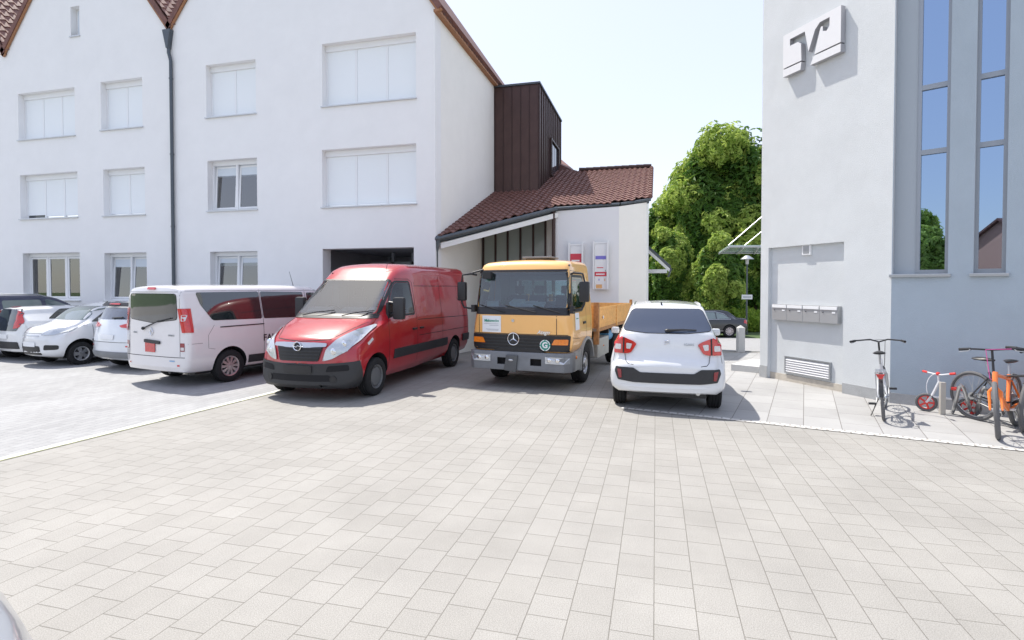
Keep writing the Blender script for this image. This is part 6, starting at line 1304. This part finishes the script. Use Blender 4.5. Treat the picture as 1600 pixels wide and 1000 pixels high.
def leaves(rng, blobs, n, size, droop=.35):
    """blobs: (centre, radii); leaf fans scattered near the blob surfaces"""
    v, f = [], []; tot = sum(b[1][0] * b[1][1] + b[1][0] * b[1][2] for b in blobs)
    for c, r in blobs:
        k = int(n * (r[0] * r[1] + r[0] * r[2]) / tot)
        for _ in range(k):
            z = rng.uniform(-.75, 1); a = rng.uniform(0, 2 * PI); q = math.sqrt(max(0, 1 - z * z)); nrm = Vector((q * math.cos(a), q * math.sin(a), z)); rad = rng.uniform(.62, 1.06) ** .6
            rad *= 1 + .13 * math.sin(5 * a + 3 * z) + .08 * math.sin(9 * z + 7 * a)
            p = Vector((c[0] + nrm.x * r[0] * rad, c[1] + nrm.y * r[1] * rad, c[2] + nrm.z * r[2] * rad))
            d = (nrm + Vector((rng.uniform(-.6, .6), rng.uniform(-.6, .6), rng.uniform(-.3, .7)))).normalized(); t1 = d.cross(Vector((rng.uniform(-1, 1), rng.uniform(-1, 1), rng.uniform(-1, 1)))).normalized(); t2 = d.cross(t1)
            s = size * rng.uniform(.6, 1.3); b0 = len(v)
            # a fan of three leaflets
            v += [p]; ang0 = rng.uniform(0, 2 * PI)
            for j in range(3):
                an = ang0 + (j - 1) * .9; e = (t1 * math.cos(an) + t2 * math.sin(an)); g = (t2 * math.cos(an) - t1 * math.sin(an))
                v += [p + e * s * .55 + g * s * .22, p + e * s - d * s * droop, p + e * s * .55 - g * s * .22]
                f.append((b0, b0 + 1 + 3 * j, b0 + 2 + 3 * j, b0 + 3 + 3 * j))
    return v, f
def tree(label, pos, crown, trunk_r, trunk_h, n, size, m, seed, group='trees behind the annex', lumps=46, name='leafy_tree', lr=(.20, .34), taper_=.25, core=None):
    rng = random.Random(seed); t = thing(name, label, 'tree', pos, 0, group); c0, R0 = Vector(crown[0]), Vector(crown[1])
    blobs = []
    for _ in range(lumps):
        z = rng.uniform(-.85, .95); a = rng.uniform(0, 2 * PI); q = math.sqrt(1 - z * z); k = rng.uniform(.45, .86); taper = 1 - taper_ * max(0, z)
        s = rng.uniform(*lr); blobs.append((c0 + Vector((q * math.cos(a) * R0.x * k * taper, q * math.sin(a) * R0.y * k * taper, z * R0.z * k)), (R0.x * s * 1.15, R0.y * s * 1.15, R0.z * s * .8)))
    v, f = leaves(rng, blobs, n, size); mb = MB(); mb.v = [tuple(x) for x in v]; mb.f = f; mb.m = [0] * len(f)
    me = bpy.data.meshes.new('crown'); me.from_pydata(mb.v, [], mb.f); me.materials.append(M[m]); link(me, 'crown', t)
    if core:
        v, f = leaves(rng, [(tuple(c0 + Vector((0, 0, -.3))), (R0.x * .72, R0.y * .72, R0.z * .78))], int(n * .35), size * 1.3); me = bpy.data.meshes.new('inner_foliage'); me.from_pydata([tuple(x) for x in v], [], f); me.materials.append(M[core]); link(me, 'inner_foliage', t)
    b = MB(); b.tube([(0, 0, -.3), (.05, 0, trunk_h * .5), (0, .05, trunk_h), (0, 0, c0.z)], [trunk_r * 1.25, trunk_r, trunk_r * .8, trunk_r * .3], 12)
    for i in range(12):
        q = blobs[i * len(blobs) // 12][0]; s0 = Vector((0, 0, trunk_h * rng.uniform(.75, 1.2))); mid = s0.lerp(q, .5) + Vector((0, 0, .25)); b.tube([s0, mid, q], [trunk_r * .45, trunk_r * .28, trunk_r * .08], 7)
    b.build('trunk', 'bark', t, smooth=True); return t
def atd(px, d):   # ground point at camera depth d
    p = Vector((0, 0, 0)) + Vector((_f.x, _f.y, 0)).normalized() * d + _r * ((px - 800) / FPX * d); return Vector((p.x, p.y, gz(p.y)))
def zat(py, d): return CAMH + (HZ - py) / FPX * d
p = atd(1146, 44); zt = zat(186, 44)
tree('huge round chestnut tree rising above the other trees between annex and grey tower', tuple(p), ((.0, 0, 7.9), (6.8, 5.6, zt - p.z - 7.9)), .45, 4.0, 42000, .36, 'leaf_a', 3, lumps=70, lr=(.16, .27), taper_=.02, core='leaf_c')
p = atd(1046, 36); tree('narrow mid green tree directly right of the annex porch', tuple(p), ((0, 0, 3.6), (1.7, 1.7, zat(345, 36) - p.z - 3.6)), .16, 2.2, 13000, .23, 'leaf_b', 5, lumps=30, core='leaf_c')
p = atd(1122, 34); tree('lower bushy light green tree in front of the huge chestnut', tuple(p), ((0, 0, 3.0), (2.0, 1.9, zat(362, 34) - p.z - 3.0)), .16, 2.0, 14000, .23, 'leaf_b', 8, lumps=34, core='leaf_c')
p = atd(1178, 40); tree('dark tree half hidden behind the edge of the grey tower', tuple(p), ((0.6, 0, 4.2), (2.6, 2.4, 4.0)), .2, 2.4, 9000, .30, 'leaf_c', 9, lumps=30)
p = atd(1022, 48); tree('distant dark tree behind the annex corner', tuple(p), ((0, 0, 5.0), (3.6, 3, 5.2)), .25, 3.0, 9000, .34, 'leaf_c', 11, lumps=30)
p = atd(1085, 52); tree('distant dark tree filling the gap behind the chestnut trunk', tuple(p), ((0, 0, 3.8), (5.5, 3, 4.6)), .3, 3.0, 9000, .38, 'leaf_c', 12, lumps=34)
# clipped hedge beside the road
rng = random.Random(4); h0, h1 = atd(1062, 32.5), atd(1260, 34); bl = []
for i in range(26):
    q = h0.lerp(h1, i / 25); bl.append(((q.x + rng.uniform(-.2, .2), q.y + rng.uniform(-.3, .3), q.z + .55 + rng.uniform(-.1, .25)), (.6, .6, .75)))
v, f = leaves(rng, bl, 14000, .15); me = bpy.data.meshes.new('hedge'); me.from_pydata([tuple(x) for x in v], [], f); me.materials.append(M['leaf_h']); hg = link(me, 'hedge'); tag(hg, 'bright green sunlit hedge along the road behind the black saloon', 'hedge')
# far wood line and houses beyond
rng = random.Random(6); bl = []
for i in range(70):
    a = -62 + 150 * i / 69; d = 120 + rng.uniform(-12, 12); bl.append(((a * 1.6, d, gz(99) + rng.uniform(2.5, 4.5)), (5, 4, rng.uniform(4, 7))))
v, f = leaves(rng, bl, 26000, 1.3); me = bpy.data.meshes.new('far_wood'); me.from_pydata([tuple(x) for x in v], [], f); me.materials.append(M['leaf_c']); fwd_ = link(me, 'far_wood'); fwd_['kind'] = 'stuff'; fwd_['label'] = 'far dark line of trees on the horizon'
def far_house(label, px, d, w_, dp_, h, wall, ang=0):
    p = atd(px, d); t = thing('house', label, 'house', tuple(p), ang, 'houses beyond the trees')
    MB().prism([(-w_ / 2, -dp_ / 2, 0), (w_ / 2, -dp_ / 2, 0), (w_ / 2, -dp_ / 2, h), (0, -dp_ / 2, h + w_ * .42), (-w_ / 2, -dp_ / 2, h)], (0, dp_, 0)).build('wall', wall, t)
    for s_ in (-1, 1): MB().prism([(0, -dp_ / 2 - .3, h + w_ * .42 + .05), (s_ * (w_ / 2 + .4), -dp_ / 2 - .3, h - .3), (s_ * (w_ / 2 + .4), -dp_ / 2 - .3, h - .12), (0, -dp_ / 2 - .3, h + w_ * .42 + .25)], (0, dp_ + .6, 0)).build('roof', 'tile', t)
    for x in (-w_ * .25, w_ * .25):
        for z in (1.0, 3.7):
            if z + 1.3 < h + 1: MB().box(x - .5, x + .5, -dp_ / 2 - .04, -dp_ / 2 - .01, z, z + 1.3).build('window', 'glass_dark', t)
M['pinkish'] = mat('pinkish_render', (.62, .36, .28), .9)
far_house('terracotta coloured house glimpsed through the leaves beside the street lamp', 1172, 62, 9, 8, 4.4, 'pinkish')
# ---- street things
bo_ = G(1157, 545, gz(18.3)); tb = thing('bollard', 'square pale granite bollard with pointed top on the footpath', 'bollard', (bo_.x, bo_.y, gz(bo_.y)), R(13))
MB().box(-.115, .115, -.115, .115, 0, .86).add([(-.115, -.115, .861), (.115, -.115, .861), (.115, .115, .861), (-.115, .115, .861), (0, 0, .96)], [(0, 1, 4), (1, 2, 4), (2, 3, 4), (3, 0, 4), (3, 2, 1, 0)]).build('post', 'granite', tb, bevel=.008)
s0, s1 = G(1142, 579, 0), G(1189, 584, 0); sdv = (s1 - s0).normalized(); nvv = Vector((-sdv.y, sdv.x, 0))
kb = MB(); kb.obox((0, 0, -.3), sdv * 1.2, nvv * 1.3, (0, 0, .30 + .155)); ko = kb.build('step', 'granite', None, bevel=.01, loc=tuple(s0)); tag(ko, 'low grey granite step block at the foot of the grey tower corner', 'step')
lp = atd(1167, 31); la = thing('street_lamp', 'thin dark street lamp with disc head and white sign below the glass canopy', 'street lamp', tuple(lp))
zl = zat(408, 31) - lp.z
MB().tube([(0, 0, 0), (0, 0, 1.0), (0, 0, zl)], [.07, .05, .04], 10).build('pole', 'zinc', la, smooth=True)
MB().lathe([(.001, zl + .34), (.12, zl + .30), (.36, zl + .12), (.36, zl + .09), (.10, zl + .14), (.001, zl + .14)], (0, 0, 0), 'z', 20).build('lamp_shade', 'alu', la); MB().lathe([(.001, zl + .13), (.10, zl + .13), (.08, zl - .18), (.001, zl - .2)], (0, 0, 0), 'z', 14).build('lamp_glass', 'lamp_white', la)
zs2 = zat(464, 31) - lp.z; MB().box(-.28, .28, -.09, -.06, zs2 - .13, zs2 + .13).build('sign', 'paper', la); MB().box(-.22, .22, -.095, -.091, zs2 - .03, zs2 + .03).build('lettering', 'grey_print', la)
# glass canopy on the tower
c0 = P0 + D1 * (w1 + .02); cd_ = 17.0
ca = [atd(1122, 20.5), atd(1136, 18.6), None]
A = P0 + far1; zc = zat(390, 19)
cn = thing('glass_canopy', 'green glass canopy with three steel rods projecting from the grey tower', 'canopy', (A.x, A.y, 0))
q0 = atd(1123, 20.6); q1 = atd(1138, 17.4); q2 = atd(1215, 17.4); q3 = atd(1215, 20.6); L = [Vector((q.x - A.x, q.y - A.y, zc)) for q in (q0, q1, q2, q3)]
MB().prism(L, (0, 0, .03)).build('glass_panel', 'glass_canopy', cn)
fr2 = MB(); fr2.tube([L[0] + Vector((0, 0, -.02)), L[3] + Vector((0, 0, -.02))], .03, 6); fr2.tube([L[1] + Vector((0, 0, -.02)), L[2] + Vector((0, 0, -.02))], .03, 6)
for t_ in (.0, .3, .6, .9): fr2.tube([L[0].lerp(L[3], t_) + Vector((0, 0, -.05)), L[1].lerp(L[2], t_) + Vector((0, 0, -.05))], .03, 6)
fr2.build('frame', 'alu', cn)
for (px, py, dd) in ((1138, 383, 17.6), (1159, 383, 18.6), (1180, 382, 19.6)):
    s = atd(px, dd); e = atd(px + 62, dd); a = Vector((s.x - A.x, s.y - A.y, zc + .04)); b_ = Vector((e.x - A.x, e.y - A.y, zc + 1.15)); MB().tube([a, b_], .016, 8).build('rod', 'chrome_dull', cn, smooth=True)

# what stands behind the photographer and is mirrored in the tall windows
tree('broad tree behind the camera mirrored in the nearest tall window', (-21.6, -26, 0), ((0, 0, 5.2), (4.4, 4.2, 4.4)), .3, 2.5, 7000, .5, 'leaf_b', 21, group='things across the square', lumps=26)
t = thing('house', 'red roofed house across the square mirrored in the farther tall window', 'house', (-17.5, -37, 0), R(10), 'things across the square')
MB().prism([(-4, -4, 0), (4, -4, 0), (4, -4, 4.6), (0, -4, 7.4), (-4, -4, 4.6)], (0, 8, 0)).build('wall', 'pinkish', t)
for s_ in (-1, 1): MB().prism([(0, -4.3, 7.45), (s_ * 4.4, -4.3, 4.3), (s_ * 4.4, -4.3, 4.5), (0, -4.3, 7.65)], (0, 8.6, 0)).build('roof', 'tile', t)
for x in (-2, 1.2): MB().box(x, x + 1.0, 4.01, 4.05, 1.2, 2.6).build('window', 'glass_dark', t)
